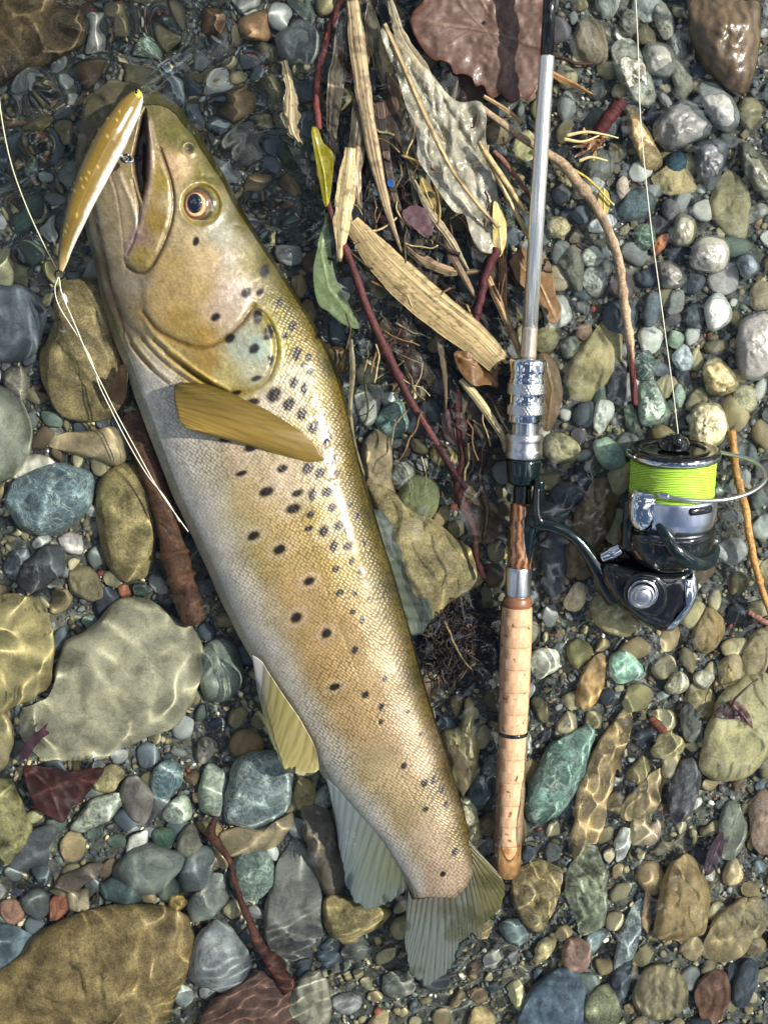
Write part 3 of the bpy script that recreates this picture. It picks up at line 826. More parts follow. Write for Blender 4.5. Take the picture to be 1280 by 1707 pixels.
FISH_L = [(185, 133), (145, 165), (133, 215), (127, 270), (132, 330), (146, 395), (158, 440), (172, 505), (190, 565), (212, 620), (228, 670), (256, 745),
          (290, 830), (330, 915), (368, 1000), (402, 1068), (440, 1135), (490, 1210), (535, 1290), (580, 1345), (625, 1395), (660, 1445), (682, 1480), (690, 1506)]
FISH_R = [(262, 150), (300, 180), (325, 215), (354, 260), (386, 315), (422, 378), (448, 420), (484, 475), (521, 535), (553, 595), (575, 660), (593, 735),
          (611, 810), (634, 885), (662, 975), (685, 1055), (706, 1135), (729, 1210), (753, 1285), (771, 1345), (783, 1395), (789, 1435), (786, 1465), (762, 1498)]
fishpoly = np.array(FISH_L[::2] + FISH_R[::-2], float)
NC = 26000
cand = rng.uniform([-20, -20], [1300, 1727], (NC, 2))
size = np.maximum(30 * np.exp(-np.linspace(0, 1.95, NC)) * rng.uniform(.7, 1.1, NC), 4.5)
dmin = np.full(NC, 1e9)
for o, _ in POLYS:
    s_ = sdf(cand[:, 0], cand[:, 1], o)
    dmin = np.minimum(dmin, s_)
dmin = np.minimum(dmin, sdf(cand[:, 0], cand[:, 1], fishpoly) + 14)
placed, grav = [], []
PALETTES = {'r': list('GGDBBLLLNTKKOOYWVWG'), 'l': list('GGBNODTLOUK') , 'd': list('TTTTKKKBOOGGUULDYOTKYW'), 't': list('GDONLBUO')}
lim = 300 - NST

for (x, y), s_, dm in zip(cand, size, dmin):
    if dm < s_ * .35 - 4:
        continue
    if placed and np.min(np.hypot(PLx[:len(placed)] - x, PLy[:len(placed)] - y) - PLs[:len(placed)] - s_) < -s_ * .25:
        continue
    if not placed:
        PLx, PLy, PLs = np.zeros(NC), np.zeros(NC), np.zeros(NC)
    i = len(placed)
    PLx[i], PLy[i], PLs[i] = x, y, s_
    placed.append((x, y, s_))
    if len(placed) > 2600:
        break
PLAB = {}
Lc = np.array([c for _, c, _ in LAND])
Lm = np.array([mn for _, _, mn in LAND])
placed.sort(key=lambda q: -q[2])
for i, (x, y, s_) in enumerate(placed):
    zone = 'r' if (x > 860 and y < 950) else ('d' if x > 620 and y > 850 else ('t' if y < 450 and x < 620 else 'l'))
    ck = random.choice(PALETTES[zone])
    zb = float(zbed(x, y))
    wet = zone == 'r' and random.random() < .35
    asp = random.uniform(.5, 1.0)
    hgt = s_ * P * random.uniform(.35, .75)
    rot = random.uniform(0, 6.3) if zone != 'd' else math.radians(-35) + random.gauss(0, .5)
    zc = zb - .0015 + hgt * random.uniform(-.1, .25)
    if not wet:
        zc = min(zc, -.0015 - hgt)
    p = W(x, y, zc)
    if i < lim:
        tex = random.choice('sskvq' if ck in 'WLNBGA' else 'ssskb')
        mat = STONE[(KEY[tex], 1 if wet else 0)]
        ob = bpy.data.objects.new('pebble', pebble_mesh(random.randrange(10), mat))
        S.collection.objects.link(ob)
        ob.location = (p * U).tolist()
        ob.rotation_euler = (random.gauss(0, .12), random.gauss(0, .12), rot)
        ob.scale = (U * s_ * P * asp / .0035, U * s_ * P / .0035, U * hgt / .0035)
        ob.cycles.is_caustics_receiver = True
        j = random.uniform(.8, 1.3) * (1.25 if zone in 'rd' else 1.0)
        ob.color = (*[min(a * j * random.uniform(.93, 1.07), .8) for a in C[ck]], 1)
        dd = np.hypot(Lc[:, 0] - x, Lc[:, 1] - y) - Lm * .4
        a, b_ = np.argsort(dd)[:2]
        PLAB.setdefault('%s pebble between the %s and the %s' % (WORD[ck], LAND[a][0], LAND[b_][0]), []).append((s_ * asp, ob))
    else:
        grav.append((x, y, s_, ck, zc, asp, hgt, rot))

for lab, obs in PLAB.items():
    obs.sort(key=lambda q: q[0])
    pre = {1: ['small'], 2: ['smaller', 'larger'], 3: ['smallest', 'mid sized', 'largest'], 4: ['smallest', 'second smallest', 'second largest', 'largest']}.get(len(obs), ['small'] * len(obs))
    for p_, (_, ob) in zip(pre, obs):
        tag(ob, p_ + ' ' + lab, 'pebble', 'small pebbles between the larger stones')

# gravel: grains nobody could count
ng = 24000
gxy = rng.uniform([-40, -40], [1320, 1747], (ng, 2))
gs = rng.uniform(1.5, 5.0, ng) * np.where(rng.random(ng) < .22, 1.7, 1)
gd = np.full(ng, 1e9)
for o, _ in POLYS:
    bb0, bb1 = o.min(0) - 12, o.max(0) + 12
    mk = (gxy > bb0).all(1) & (gxy < bb1).all(1)
    gd[mk] = np.minimum(gd[mk], sdf(gxy[mk, 0], gxy[mk, 1], o))
keep = gd > -6
gxy, gs = gxy[keep], gs[keep]
mg = rng.uniform([-420, -420], [1700, 2120], (9000, 2))          # the bed goes on beyond the view
mg = mg[(mg[:, 0] < -30) | (mg[:, 0] > 1310) | (mg[:, 1] < -30) | (mg[:, 1] > 1737)]
gxy = np.vstack([gxy, mg])
gs = np.r_[gs, rng.uniform(5, 22, len(mg))]
V, F, COL = [], [], []
nv = 0
pal = list(C.keys())
zz = zbed(gxy[:, 0], gxy[:, 1]) - rng.uniform(.0012, .0034, len(gxy))
ico = np.array([(0, -1, 1.6), (0, 1, 1.6), (0, -1, -1.6), (0, 1, -1.6), (-1, 1.6, 0), (1, 1.6, 0), (-1, -1.6, 0), (1, -1.6, 0), (1.6, 0, -1), (1.6, 0, 1), (-1.6, 0, -1), (-1.6, 0, 1)]) / 1.9
icf = np.array([(0, 9, 1), (0, 1, 11), (1, 9, 5), (1, 5, 4), (1, 4, 11), (9, 8, 5), (8, 3, 5), (3, 4, 5), (3, 10, 4), (10, 11, 4), (0, 7, 9), (9, 7, 8), (7, 2, 8), (2, 3, 8), (2, 10, 3), (2, 6, 10), (6, 11, 10), (6, 0, 11), (6, 7, 0), (7, 2, 6)])
icf[-1] = (6, 2, 7)
GP = W(gxy[:, 0], gxy[:, 1], zz)
for (p, s_) in zip(GP, gs):
    th = rng.uniform(0, 6.3)
    q = ico * rng.uniform(.75, 1.2, (12, 1)) * [1, rng.uniform(.6, 1), rng.uniform(.45, .8)] * s_ * P
    c_, n_ = math.cos(th), math.sin(th)
    q = np.stack([q[:, 0] * c_ - q[:, 1] * n_, q[:, 0] * n_ + q[:, 1] * c_, q[:, 2]], 1) + p
    V.append(q)
    F.append(icf + nv)
    nv += 12
    k = 'WYLRUVNK'[rng.integers(8)] if rng.random() < .22 else 'GDBOTKGDUO'[rng.integers(10)]
    COL.append(np.tile(np.array(C[k]) * rng.uniform(.8, 1.8), (12, 1)))
for x, y, s_, ck, zc, asp, hgt, rot in grav:
    vv, ff = PEB[rng.integers(10)]
    q = vv * [s_ * P * asp, s_ * P, hgt]
    c_, n_ = math.cos(rot), math.sin(rot)
    q = np.stack([q[:, 0] * c_ - q[:, 1] * n_, q[:, 0] * n_ + q[:, 1] * c_, q[:, 2]], 1) + W(x, y, zc)
    V.append(q)
    F.append(np.vstack([ff[:, [0, 1, 2]], ff[:, [0, 2, 3]]]) + nv)
    nv += len(q)
    COL.append(np.tile(np.array(C[ck]) * rng.uniform(.75, 1.25), (len(q), 1)))
g = mesh_obj('gravel', np.vstack(V), np.vstack(F), GRAVEL, col=np.vstack(COL))
tag(g, 'loose mixed gravel and grit filling gaps between the stones', 'gravel', kind='stuff')
# ------------------------------------------------------------------ the brown trout
def fish_material():
    m, t, b = new_mat('trout_skin')
    at = t.nodes.new('ShaderNodeVertexColor')
    at.layer_name = 'Col'
    sep = t.nodes.new('ShaderNodeAttribute')
    sep.attribute_name = 'scales'
    uvn = t.nodes.new('ShaderNodeUVMap')
    rot = t.nodes.new('ShaderNodeMapping')
    rot.inputs['Rotation'].default_value = (0, 0, math.radians(45))
    rot.inputs['Scale'].default_value = (.165, .185, 1)
    t.links.new(uvn.outputs[0], rot.inputs[0])
    vo = node(t, 'ShaderNodeTexVoronoi', Scale=1.0, Randomness=.42)
    vo.voronoi_dimensions = '2D'
    t.links.new(rot.outputs[0], vo.inputs['Vector'])
    sc = ramp(t, [(.12, (1.32, 1.28, 1.2)), (.42, (1.0, .97, .9)), (.62, (.58, .52, .42))], vo.outputs['Distance']).outputs[0]
    pigment = mixc(t, at.outputs['Color'], sc, sep.outputs['Fac'], 'MULTIPLY')
    tc = t.nodes.new('ShaderNodeTexCoord')
    n = node(t, 'ShaderNodeTexNoise', Scale=700, Detail=5, Roughness=.7)
    n2 = node(t, 'ShaderNodeTexNoise', Scale=90, Detail=5, Roughness=.6)
    for q in (n, n2):
        t.links.new(tc.outputs['Object'], q.inputs['Vector'])
    pigment = mixc(t, pigment, ramp(t, [(.3, (.72, .70, .64)), (.7, (1.25, 1.22, 1.15))], n.outputs['Fac']).outputs[0], 1.0, 'MULTIPLY')
    pigment = mixc(t, pigment, ramp(t, [(.3, (.85, .82, .74)), (.7, (1.12, 1.08, 1.05))], n2.outputs['Fac']).outputs[0], 1.0, 'MULTIPLY')
    t.links.new(pigment, b.inputs['Base Color'])
    inv = node(t, 'ShaderNodeMath', operation='MULTIPLY')
    t.links.new(vo.outputs['Distance'], inv.inputs[0])
    t.links.new(sep.outputs['Fac'], inv.inputs[1])
    sub = node(t, 'ShaderNodeMath', operation='MULTIPLY_ADD')
    t.links.new(n.outputs['Fac'], sub.inputs[0])
    sub.inputs[1].default_value = .35
    neg = node(t, 'ShaderNodeMath', operation='MULTIPLY')
    t.links.new(inv.outputs[0], neg.inputs[0])
    neg.inputs[1].default_value = -1.0
    t.links.new(neg.outputs[0], sub.inputs[2])
    bump(t, sub.outputs[0], .75, .0005, b)
    b.inputs['Roughness'].default_value = .36
    b.inputs['Specular IOR Level'].default_value = .4
    b.inputs['Metallic'].default_value = .10
    b.inputs['Coat Weight'].default_value = .22
    b.inputs['Coat Roughness'].default_value = .16
    b.inputs['Subsurface Weight'].default_value = 0.0
    return m


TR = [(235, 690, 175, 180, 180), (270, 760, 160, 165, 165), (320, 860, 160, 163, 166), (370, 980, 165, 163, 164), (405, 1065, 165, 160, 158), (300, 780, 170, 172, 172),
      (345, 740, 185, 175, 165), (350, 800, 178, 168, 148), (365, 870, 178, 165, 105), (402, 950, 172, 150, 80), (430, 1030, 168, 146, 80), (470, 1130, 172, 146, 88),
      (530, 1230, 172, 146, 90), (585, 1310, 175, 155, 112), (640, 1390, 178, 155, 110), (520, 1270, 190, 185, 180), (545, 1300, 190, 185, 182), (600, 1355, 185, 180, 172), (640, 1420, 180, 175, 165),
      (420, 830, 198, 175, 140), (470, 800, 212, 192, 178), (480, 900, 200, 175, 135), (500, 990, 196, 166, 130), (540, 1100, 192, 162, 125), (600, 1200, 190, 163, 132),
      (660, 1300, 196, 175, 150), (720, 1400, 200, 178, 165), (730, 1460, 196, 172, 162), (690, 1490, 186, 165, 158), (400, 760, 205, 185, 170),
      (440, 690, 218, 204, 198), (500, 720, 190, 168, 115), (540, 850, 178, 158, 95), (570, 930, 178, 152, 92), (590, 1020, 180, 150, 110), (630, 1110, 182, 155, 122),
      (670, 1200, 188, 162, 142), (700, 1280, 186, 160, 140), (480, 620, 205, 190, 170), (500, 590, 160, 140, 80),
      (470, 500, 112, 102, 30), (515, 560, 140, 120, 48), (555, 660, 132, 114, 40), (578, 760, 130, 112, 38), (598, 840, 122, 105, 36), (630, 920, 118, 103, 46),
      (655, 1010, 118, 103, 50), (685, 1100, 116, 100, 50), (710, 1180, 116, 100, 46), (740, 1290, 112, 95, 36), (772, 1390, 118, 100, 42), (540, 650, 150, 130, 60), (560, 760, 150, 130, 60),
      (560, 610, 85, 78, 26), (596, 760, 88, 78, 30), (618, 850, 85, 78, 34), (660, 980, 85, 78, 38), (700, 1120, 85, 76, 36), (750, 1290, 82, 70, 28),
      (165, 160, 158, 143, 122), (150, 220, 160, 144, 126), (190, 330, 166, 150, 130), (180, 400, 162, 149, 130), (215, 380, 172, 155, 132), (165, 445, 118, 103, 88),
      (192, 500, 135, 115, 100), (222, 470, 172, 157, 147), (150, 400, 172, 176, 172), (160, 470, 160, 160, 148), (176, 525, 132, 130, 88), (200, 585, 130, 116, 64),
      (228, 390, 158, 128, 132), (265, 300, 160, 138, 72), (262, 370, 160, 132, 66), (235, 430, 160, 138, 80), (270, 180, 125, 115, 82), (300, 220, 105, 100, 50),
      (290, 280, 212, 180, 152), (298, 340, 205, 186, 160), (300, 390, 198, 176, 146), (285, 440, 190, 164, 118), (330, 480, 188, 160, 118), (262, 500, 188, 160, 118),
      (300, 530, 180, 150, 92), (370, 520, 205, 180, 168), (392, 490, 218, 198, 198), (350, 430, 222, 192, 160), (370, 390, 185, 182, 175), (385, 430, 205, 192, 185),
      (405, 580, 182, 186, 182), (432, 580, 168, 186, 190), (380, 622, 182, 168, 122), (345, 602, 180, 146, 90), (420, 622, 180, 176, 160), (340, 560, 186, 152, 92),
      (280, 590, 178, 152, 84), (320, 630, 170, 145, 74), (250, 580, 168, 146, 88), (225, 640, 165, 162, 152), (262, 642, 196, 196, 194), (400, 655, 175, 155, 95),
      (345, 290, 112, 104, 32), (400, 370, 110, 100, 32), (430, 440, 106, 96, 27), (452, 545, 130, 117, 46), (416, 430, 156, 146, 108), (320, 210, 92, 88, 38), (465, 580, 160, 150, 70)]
SPOTS = [(411, 488, 7, 7), (441, 452, 6, 10), (434, 487, 5, 5), (465, 504, 5, 7), (430, 527, 6, 11), (449, 551, 6, 9), (447, 562, 6, 4), (424, 581, 7, 7), (384, 564, 7, 7),
         (451, 600, 4, 8), (428, 631, 7, 4), (394, 655, 7, 4), (456, 659, 9, 11), (421, 671, 9, 6), (495, 590, 6, 11), (514, 595, 4, 6), (488, 544, 5, 7), (506, 608, 4, 4), (516, 620, 5, 6),
         (490, 638, 6, 9), (507, 647, 5, 8), (482, 674, 8, 9), (504, 690, 7, 9), (537, 691, 4, 5), (522, 713, 8, 8), (545, 734, 5, 9), (552, 767, 7, 8), (558, 788, 4, 6), (513, 781, 7, 8),
         (534, 788, 6, 7), (471, 781, 7, 6), (403, 789, 7, 4), (444, 820, 9, 7), (496, 822, 7, 5), (521, 824, 5, 9), (546, 820, 8, 7), (419, 746, 9, 6), (380, 731, 12, 5), (359, 529, 6, 6),
         (327, 402, 4, 7), (489, 848, 9, 7), (517, 858, 5, 5), (554, 846, 6, 6), (515, 881, 6, 4), (539, 885, 6, 8), (564, 876, 6, 7), (578, 883, 4, 6), (423, 893, 8, 6), (466, 916, 8, 7),
         (556, 911, 5, 8), (580, 911, 6, 6), (586, 935, 4, 6), (560, 949, 5, 5), (602, 953, 5, 5), (515, 969, 7, 6), (566, 988, 5, 5), (494, 1029, 7, 7), (544, 1056, 6, 7), (588, 1020, 4, 4),
         (603, 1034, 3, 6), (591, 1084, 4, 5), (592, 990, 3, 4), (614, 998, 3, 3), (558, 1145, 7, 5), (609, 1158, 5, 5), (635, 1178, 4, 6), (635, 1203, 3, 4), (679, 1187, 3, 3), (641, 1132, 3, 4),
         (673, 1277, 4, 5), (707, 1305, 4, 6), (722, 1301, 4, 6), (709, 1349, 4, 4), (743, 1342, 3, 5), (758, 1420, 4, 6), (738, 1457, 4, 4), (735, 1315, 3, 6), (592, 1083, 4, 5), (702, 1224, 3, 3),
         (595, 860, 4, 5), (584, 842, 4, 4), (608, 905, 3, 4), (530, 560, 4, 5), (475, 560, 4, 5)]

NR, NCOL, NB = 760, 300, 36
Ls, Rs = spline(FISH_L, NR), spline(FISH_R, NR)
# re-pair the two edges by their control rows so that cross-sections stay square to the spine
ctl = np.arange(len(FISH_L))


def ctl_spline(pts, tt):
    p = np.asarray(pts, float)
    q = np.vstack([2 * p[0] - p[1], p, 2 * p[-1] - p[-2]])
    i = np.minimum(tt.astype(int), len(p) - 2)
    f_ = (tt - i)[:, None]
    a, b_, c_, d_ = q[i], q[i + 1], q[i + 2], q[i + 3]
    return .5 * (2 * b_ + (c_ - a) * f_ + (2 * a - 5 * b_ + 4 * c_ - d_) * f_ ** 2 + (3 * b_ - a - 3 * c_ + d_) * f_ ** 3)


mid = (np.array(FISH_L) + np.array(FISH_R)) / 2.
arc = np.r_[0, np.cumsum(np.linalg.norm(np.diff(mid, axis=0), axis=1))]
S0 = np.linspace(0, arc[-1], NR)
tt = np.interp(S0, arc, ctl)
L, R = ctl_spline(FISH_L, tt), ctl_spline(FISH_R, tt)
THK = np.interp(tt, [0, .35, 1, 2, 4, 6, 8, 10, 12, 14, 16, 18, 20, 21, 22, 22.7, 23],
                [3, 20, 30, 40, 54, 64, 72, 78, 82, 80, 74, 62, 46, 36, 24, 13, 3]) * .93      # half thickness, px
th = np.linspace(0, np.pi, NCOL)
vv_ = (1 - np.cos(th)) / 2
cc_ = 2 * vv_ - 1
prof = np.maximum(1 - np.abs(cc_) ** 2.15, 0) ** .56
PX = L[:, None, 0] * (1 - vv_) + R[:, None, 0] * vv_
PY = L[:, None, 1] * (1 - vv_) + R[:, None, 1] * vv_
WID = np.linalg.norm(R - L, axis=1)
ZM = np.interp(tt, [0, 6, 12, 18, 23], [-9, -8, -8, -6.5, -1.0])[:, None] * 1e-3 + (vv_ - .5)[None, :] * .005
Hh = THK[:, None] * prof[None, :]

x, y = PX.ravel(), PY.ravel()
disp = np.zeros_like(x)
head = (S0[:, None] < 720) * np.ones((1, NCOL), bool)
hm = head.ravel()
hx_, hy_ = x[hm], y[hm]
dh = np.zeros_like(hx_)
colr = np.zeros((len(x), 3))
w_acc = np.zeros(len(x))
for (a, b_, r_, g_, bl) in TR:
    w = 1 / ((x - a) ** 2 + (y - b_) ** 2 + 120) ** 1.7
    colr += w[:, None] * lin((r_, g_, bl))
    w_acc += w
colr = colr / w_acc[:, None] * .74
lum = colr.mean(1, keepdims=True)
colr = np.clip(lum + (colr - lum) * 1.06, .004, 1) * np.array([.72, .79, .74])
belly = sstep(.36, .14, np.repeat(vv_[None, :], NR, 0).ravel() + .05 * fbm(x / 40, y / 40, 19, 3)) * sstep(520, 640, y)
colr = colr * (1 - .75 * belly[:, None]) + lin((214, 214, 214)) * .72 * .75 * belly[:, None]
hc = colr[hm]


def blend(mask, c, amt=1.0):
    global hc
    k = (np.clip(mask, 0, 1) * amt)[:, None]
    hc = hc * (1 - k) + np.asarray(lin(c)) * k


OPER = [(238, 522), (262, 552), (300, 571), (335, 579), (370, 566), (400, 540), (420, 512), (436, 520), (450, 540), (459, 566), (459, 592), (449, 622), (430, 642), (402, 652), (372, 648), (340, 632), (308, 606), (270, 580), (246, 556)]
CHEEK = [(262, 250), (300, 250), (360, 380), (405, 440), (424, 500), (400, 540), (370, 565), (335, 578), (300, 570), (262, 550), (238, 520), (236, 470), (255, 440), (280, 390), (288, 330)]
MAX = [(250, 195), (262, 245), (283, 300), (287, 340), (281, 376), (264, 418), (246, 446), (228, 451), (213, 441), (210, 425), (222, 398), (240, 345), (250, 300), (248, 250), (244, 205)]
MOUTH = [(243, 182), (246, 215), (248, 262), (246, 300), (238, 334), (231, 318), (224, 290), (221, 262), (229, 228), (236, 196)]
so_, sc_, sm_, sg_ = sdf(hx_, hy_, OPER), sdf(hx_, hy_, CHEEK), sdf(hx_, hy_, MAX), sdf(hx_, hy_, MOUTH)
dh += 5 * sstep(7, -9, so_) + 4.0 * sstep(6, -10, sc_) + 4.5 * sstep(4, -7, sm_)
dh -= 40 * sstep(3, -9, sg_)


def groove(line, depth, wdt, c=None, amt=.6):
    global dh
    g_ = np.exp(-(pdist(hx_, hy_, spline(line, 40)) / wdt) ** 2)
    dh = dh - .8 * depth * g_
    if c is not None:
        blend(g_, c, amt)


def ridge(line, hgt, wdt, c=None, amt=.6):
    groove(line, -hgt, wdt, c, amt)


groove([(238, 520), (262, 551), (300, 571), (335, 580), (370, 567), (400, 541), (424, 508)], 6, 3.6, (98, 72, 20), .8)
groove([(420, 513), (440, 524), (455, 550), (461, 578), (456, 610), (440, 638), (402, 656), (370, 652), (336, 634), (305, 609)], 5, 3.4, (100, 88, 30), .75)
ridge([(426, 504), (446, 520), (466, 556), (468, 600), (452, 640), (420, 660)], 1.4, 5, (150, 140, 75), .35)
groove([(268, 248), (285, 300), (290, 340), (284, 378), (267, 420), (248, 450), (228, 455), (211, 444)], 5, 2.6, (70, 52, 34), .9)
ridge([(249, 205), (252, 262), (249, 310), (238, 350), (222, 398), (210, 428)], 3, 4.5, (158, 138, 146), .6)
groove([(222, 300), (232, 350), (226, 392), (212, 425)], 5, 2.5, (80, 62, 62), .7)
ridge([(200, 290), (222, 345), (229, 388)], 3, 4, (180, 168, 150), .6)
groove([(183, 285), (196, 330), (205, 400), (207, 440)], 1.5, 2.2, (145, 130, 118), .5)
groove([(150, 335), (166, 410), (178, 465), (194, 510), (214, 545), (236, 562)], 5, 7, (104, 86, 76), .7)
groove([(196, 518), (206, 545), (228, 585), (252, 612)], 4, 4, (92, 72, 48), .7)
for k_, ln in enumerate([[(236, 566), (268, 600), (310, 632), (352, 655)], [(256, 568), (290, 596), (330, 628), (376, 655)], [(218, 575), (246, 610), (280, 640)], [(276, 590), (312, 616), (352, 642)]]):
    groove(ln, 4, 2.6, (112, 86, 30), .65)
    ridge([(a + 5, b_ - 6) for a, b_ in ln], 2.5, 3.2, (196, 172, 92), .35)
groove([(222, 268), (226, 262), (240, 262)], 4, 3)
ridge([(300, 215), (330, 262), (372, 305), (400, 360)], 2.5, 12)
eye_d = np.hypot((hx_ - 335) / 1.0, (hy_ - 341) / 1.05)
dh -= 9 * sstep(36, 22, eye_d)
dh += 2.0 * np.exp(-((eye_d - 36) / 5) ** 2)
blend(np.exp(-((eye_d - 32) / 5) ** 2), (112, 100, 40), .8)
nd = np.hypot(hx_ - 315, hy_ - 248)
dh -= 7 * np.exp(-(nd / 6) ** 2)
dh += 3 * np.exp(-((nd - 10) / 3.5) ** 2)
blend(np.exp(-(nd / 7) ** 2), (48, 52, 56), .95)
blend(sstep(2, -4, sg_), (62, 44, 58), 1.0)
blend(sstep(-9, -15, sg_), (92, 72, 98), .5)
dh += .7 * fbm(hx_ / 14, hy_ / 14, 77, 3) * sstep(6, 0, np.abs(sc_) * 0) + .35 * fbm(hx_ / 5, hy_ / 5, 78, 2)
colr[hm] = hc
fade = np.repeat((prof ** .5)[None, :], NR, 0).ravel()
disp[hm] += dh * fade[hm]
# the body: shallow lateral line, belly folds
lat = np.abs(np.repeat(vv_[None, :], NR, 0).ravel() - .60)
bod = sstep(640, 760, np.repeat(S0[:, None], NCOL, 1).ravel())
disp -= .35 * np.exp(-(lat / .008) ** 2) * bod
disp += 2.0 * fbm(x / 60, y / 60, 5, 3) * fade * bod
scal = sdf(x, y, OPER)
scal = sstep(4, 26, scal) * sstep(470, 560, np.repeat(S0[:, None], NCOL, 1).ravel() + 190 * (np.repeat(vv_[None, :], NR, 0).ravel() - .2))
scal *= np.clip(.75 + .5 * fbm(x / 70, y / 70, 88, 2), 0, 1)
scal *= sstep(.03, .22, np.repeat(vv_[None, :], NR, 0).ravel()) * .75 + .25
# pigment: mottling then the dark spots with their pale haloes
mot = fbm(x / 22, y / 22, 31, 4)
colr *= (1 + .16 * mot)[:, None]
hp = (1 - bod)
colr *= (1 + hp * (.16 * fbm(x / 9, y / 9, 301, 3) + .20 * fbm(x / 2.6, y / 2.6, 302, 2) + .14 * fbm((x - .5 * y) / 5, (y + .5 * x) / 30, 303, 2)))[:, None]
endk = sstep(1470, 1512, y + 8 * fbm(x / 9, y / 9, 61, 2)) * .75
colr = colr * (1 - endk[:, None]) + lin((118, 108, 96)) * .6 * endk[:, None]
vflat = np.repeat(vv_[None, :], NR, 0).ravel()
back = sstep(.80, .97, vflat) * bod
fl_ = fbm(x / 4.5, y / 4.5, 41, 2)
colr *= (1 - .35 * back * (fl_ > .12))[:, None]
colr *= (1 - .42 * sstep(.84, .98, vflat))[:, None]
for k_, (a, b_, rx, ry) in enumerate(SPOTS):
    near = (np.abs(x - a) < 40) & (np.abs(y - b_) < 40)
    xx, yy = x[near] - a, y[near] - b_
    an = .45
    u_, w_ = xx * math.cos(an) - yy * math.sin(an) * 0, yy + .25 * xx
    d_ = np.hypot(u_ / (rx * 1.15), w_ / (ry * 1.12)) * (1 + .15 * fbm(x[near] / 6, y[near] / 6, 200 + k_, 2))
    halo = np.exp(-((d_ - 1.75) / .55) ** 2) * (.22 if rx * ry > 32 and b_ > 640 else 0)
    core = sstep(1.35, .72, d_)
    cn = colr[near]
    cn = cn * (1 - halo[:, None]) + lin((205, 196, 198)) * .8 * halo[:, None]
    colr[near] = cn * (1 - .985 * core[:, None]) + np.array([.008, .006, .006]) * .985 * core[:, None]
Ztop = ZM + (Hh + disp.reshape(NR, NCOL)) * P
thb = np.linspace(0, np.pi, NB)[::-1][1:-1]
vb = (1 - np.cos(thb)) / 2
pb = np.maximum(1 - np.abs(2 * vb - 1) ** 2.15, 0) ** .56
PXb = L[:, None, 0] * (1 - vb) + R[:, None, 0] * vb
PYb = L[:, None, 1] * (1 - vb) + R[:, None, 1] * vb
ZMb = np.interp(tt, [0, 6, 12, 18, 23], [-9, -8, -8, -6.5, -1.0])[:, None] * 1e-3 + (vb - .5)[None, :] * .005
top3 = W(PX, PY, Ztop)
# the far flank: drop straight below the outline
edge3 = W(PXb, PYb, ZMb)
bot3 = edge3.copy()
bot3[..., 2] = ZMb - THK[:, None] * pb[None, :] * P * .9
allv = np.concatenate([top3, bot3], 1)
cb = np.broadcast_to(np.array([.35, .32, .26]), (NR, NB - 2, 3))
allc = np.concatenate([colr.reshape(NR, NCOL, 3), cb], 1)
uvU = np.repeat(S0[:, None], allv.shape[1], 1)
girth = np.concatenate([(vv_[None] - .5) * 1.0 * np.ones((NR, 1)), (vb[None] - .5) * np.ones((NR, 1))], 1) * WID[:, None]
# scales shrink with the girth only a little: keep rows roughly even
uv = np.stack([uvU, girth], -1).reshape(-1, 2)
trout = empty('brown_trout', W(470, 800, float(zbed(470, 800))))
tag(trout, 'spotted brown trout lying on its side in the shallows with a lure at its mouth', 'fish')
SKIN = fish_material()
body = mesh_obj('body', allv, grid_faces(NR, allv.shape[1], True), SKIN, trout, col=allc.reshape(-1, 3), uv=uv)
sa = body.data.attributes.new('scales', 'FLOAT', 'POINT')
sa.data.foreach_set('value', np.concatenate([scal.reshape(NR, NCOL), np.ones((NR, NB - 2))], 1).astype(np.float32).ravel())


def fish_z(px, py):
    d_ = (PX - px) ** 2 + (PY - py) ** 2
    i = np.unravel_index(np.argmin(d_), d_.shape)
    return Ztop[i]


# eye: eyeball, iris, pupil, clear cornea gloss from the coat
def dome(cx, cy, rx, ry, z0, hgt, n=36, k=10):
    rr = np.sin(np.linspace(np.pi / 2, 0.02, k))
    a = np.linspace(0, 2 * np.pi, n, endpoint=False)
    px_, py_ = cx + rx * rr[:, None] * np.cos(a), cy + ry * rr[:, None] * np.sin(a)
    z_ = z0 + hgt * np.sqrt(1 - rr ** 2 * .999)[:, None] * np.ones((1, n))
    return W(px_, py_, z_).reshape(-1, 3), grid_faces(k, n, True, flip=True), px_.ravel(), py_.ravel()


ez = max(fish_z(335, 341), fish_z(320, 330)) - .0012
v, f, ex, ey = dome(335, 341, 31, 32, ez, .0042, 64, 26)
ed = np.hypot(ex - 328, ey - 341)
ec = np.where(ed[:, None] < 24, lin((120, 92, 66)), lin((98, 88, 34)))
k = np.exp(-((ed - 27) / 4) ** 2)[:, None]
ec = ec * (1 - k) + lin((60, 52, 24)) * k
EYE = attr_material('eyeball', .12, .6, 500, .25, .0001, coat=1.0)
eye = mesh_obj('eye', v, f, EYE, trout, col=ec)
v, f, ex, ey = dome(327, 341, 21, 25, ez + .0034, .0014, 48, 14)
ed = np.hypot((ex - 327) / 21, (ey - 341) / 25)
ec = np.where(ed[:, None] < .78, lin((196, 140, 92)), lin((92, 62, 40)))
ec = np.where((ed[:, None] > .62) & (ed[:, None] < .74), lin((232, 184, 126)), ec)
ec = ec * (1 + .35 * fbm(ex / 4, ey / 4, 3))[:, None]
mesh_obj('iris', v, f, EYE, eye, col=ec)
v, f, ex, ey = dome(325, 339, 12.5, 16.5, ez + .0046, .0008, 40, 10)
mesh_obj('pupil', v, f, plain('pupil', (.006, .010, .018), .05, coat=1.0), eye)


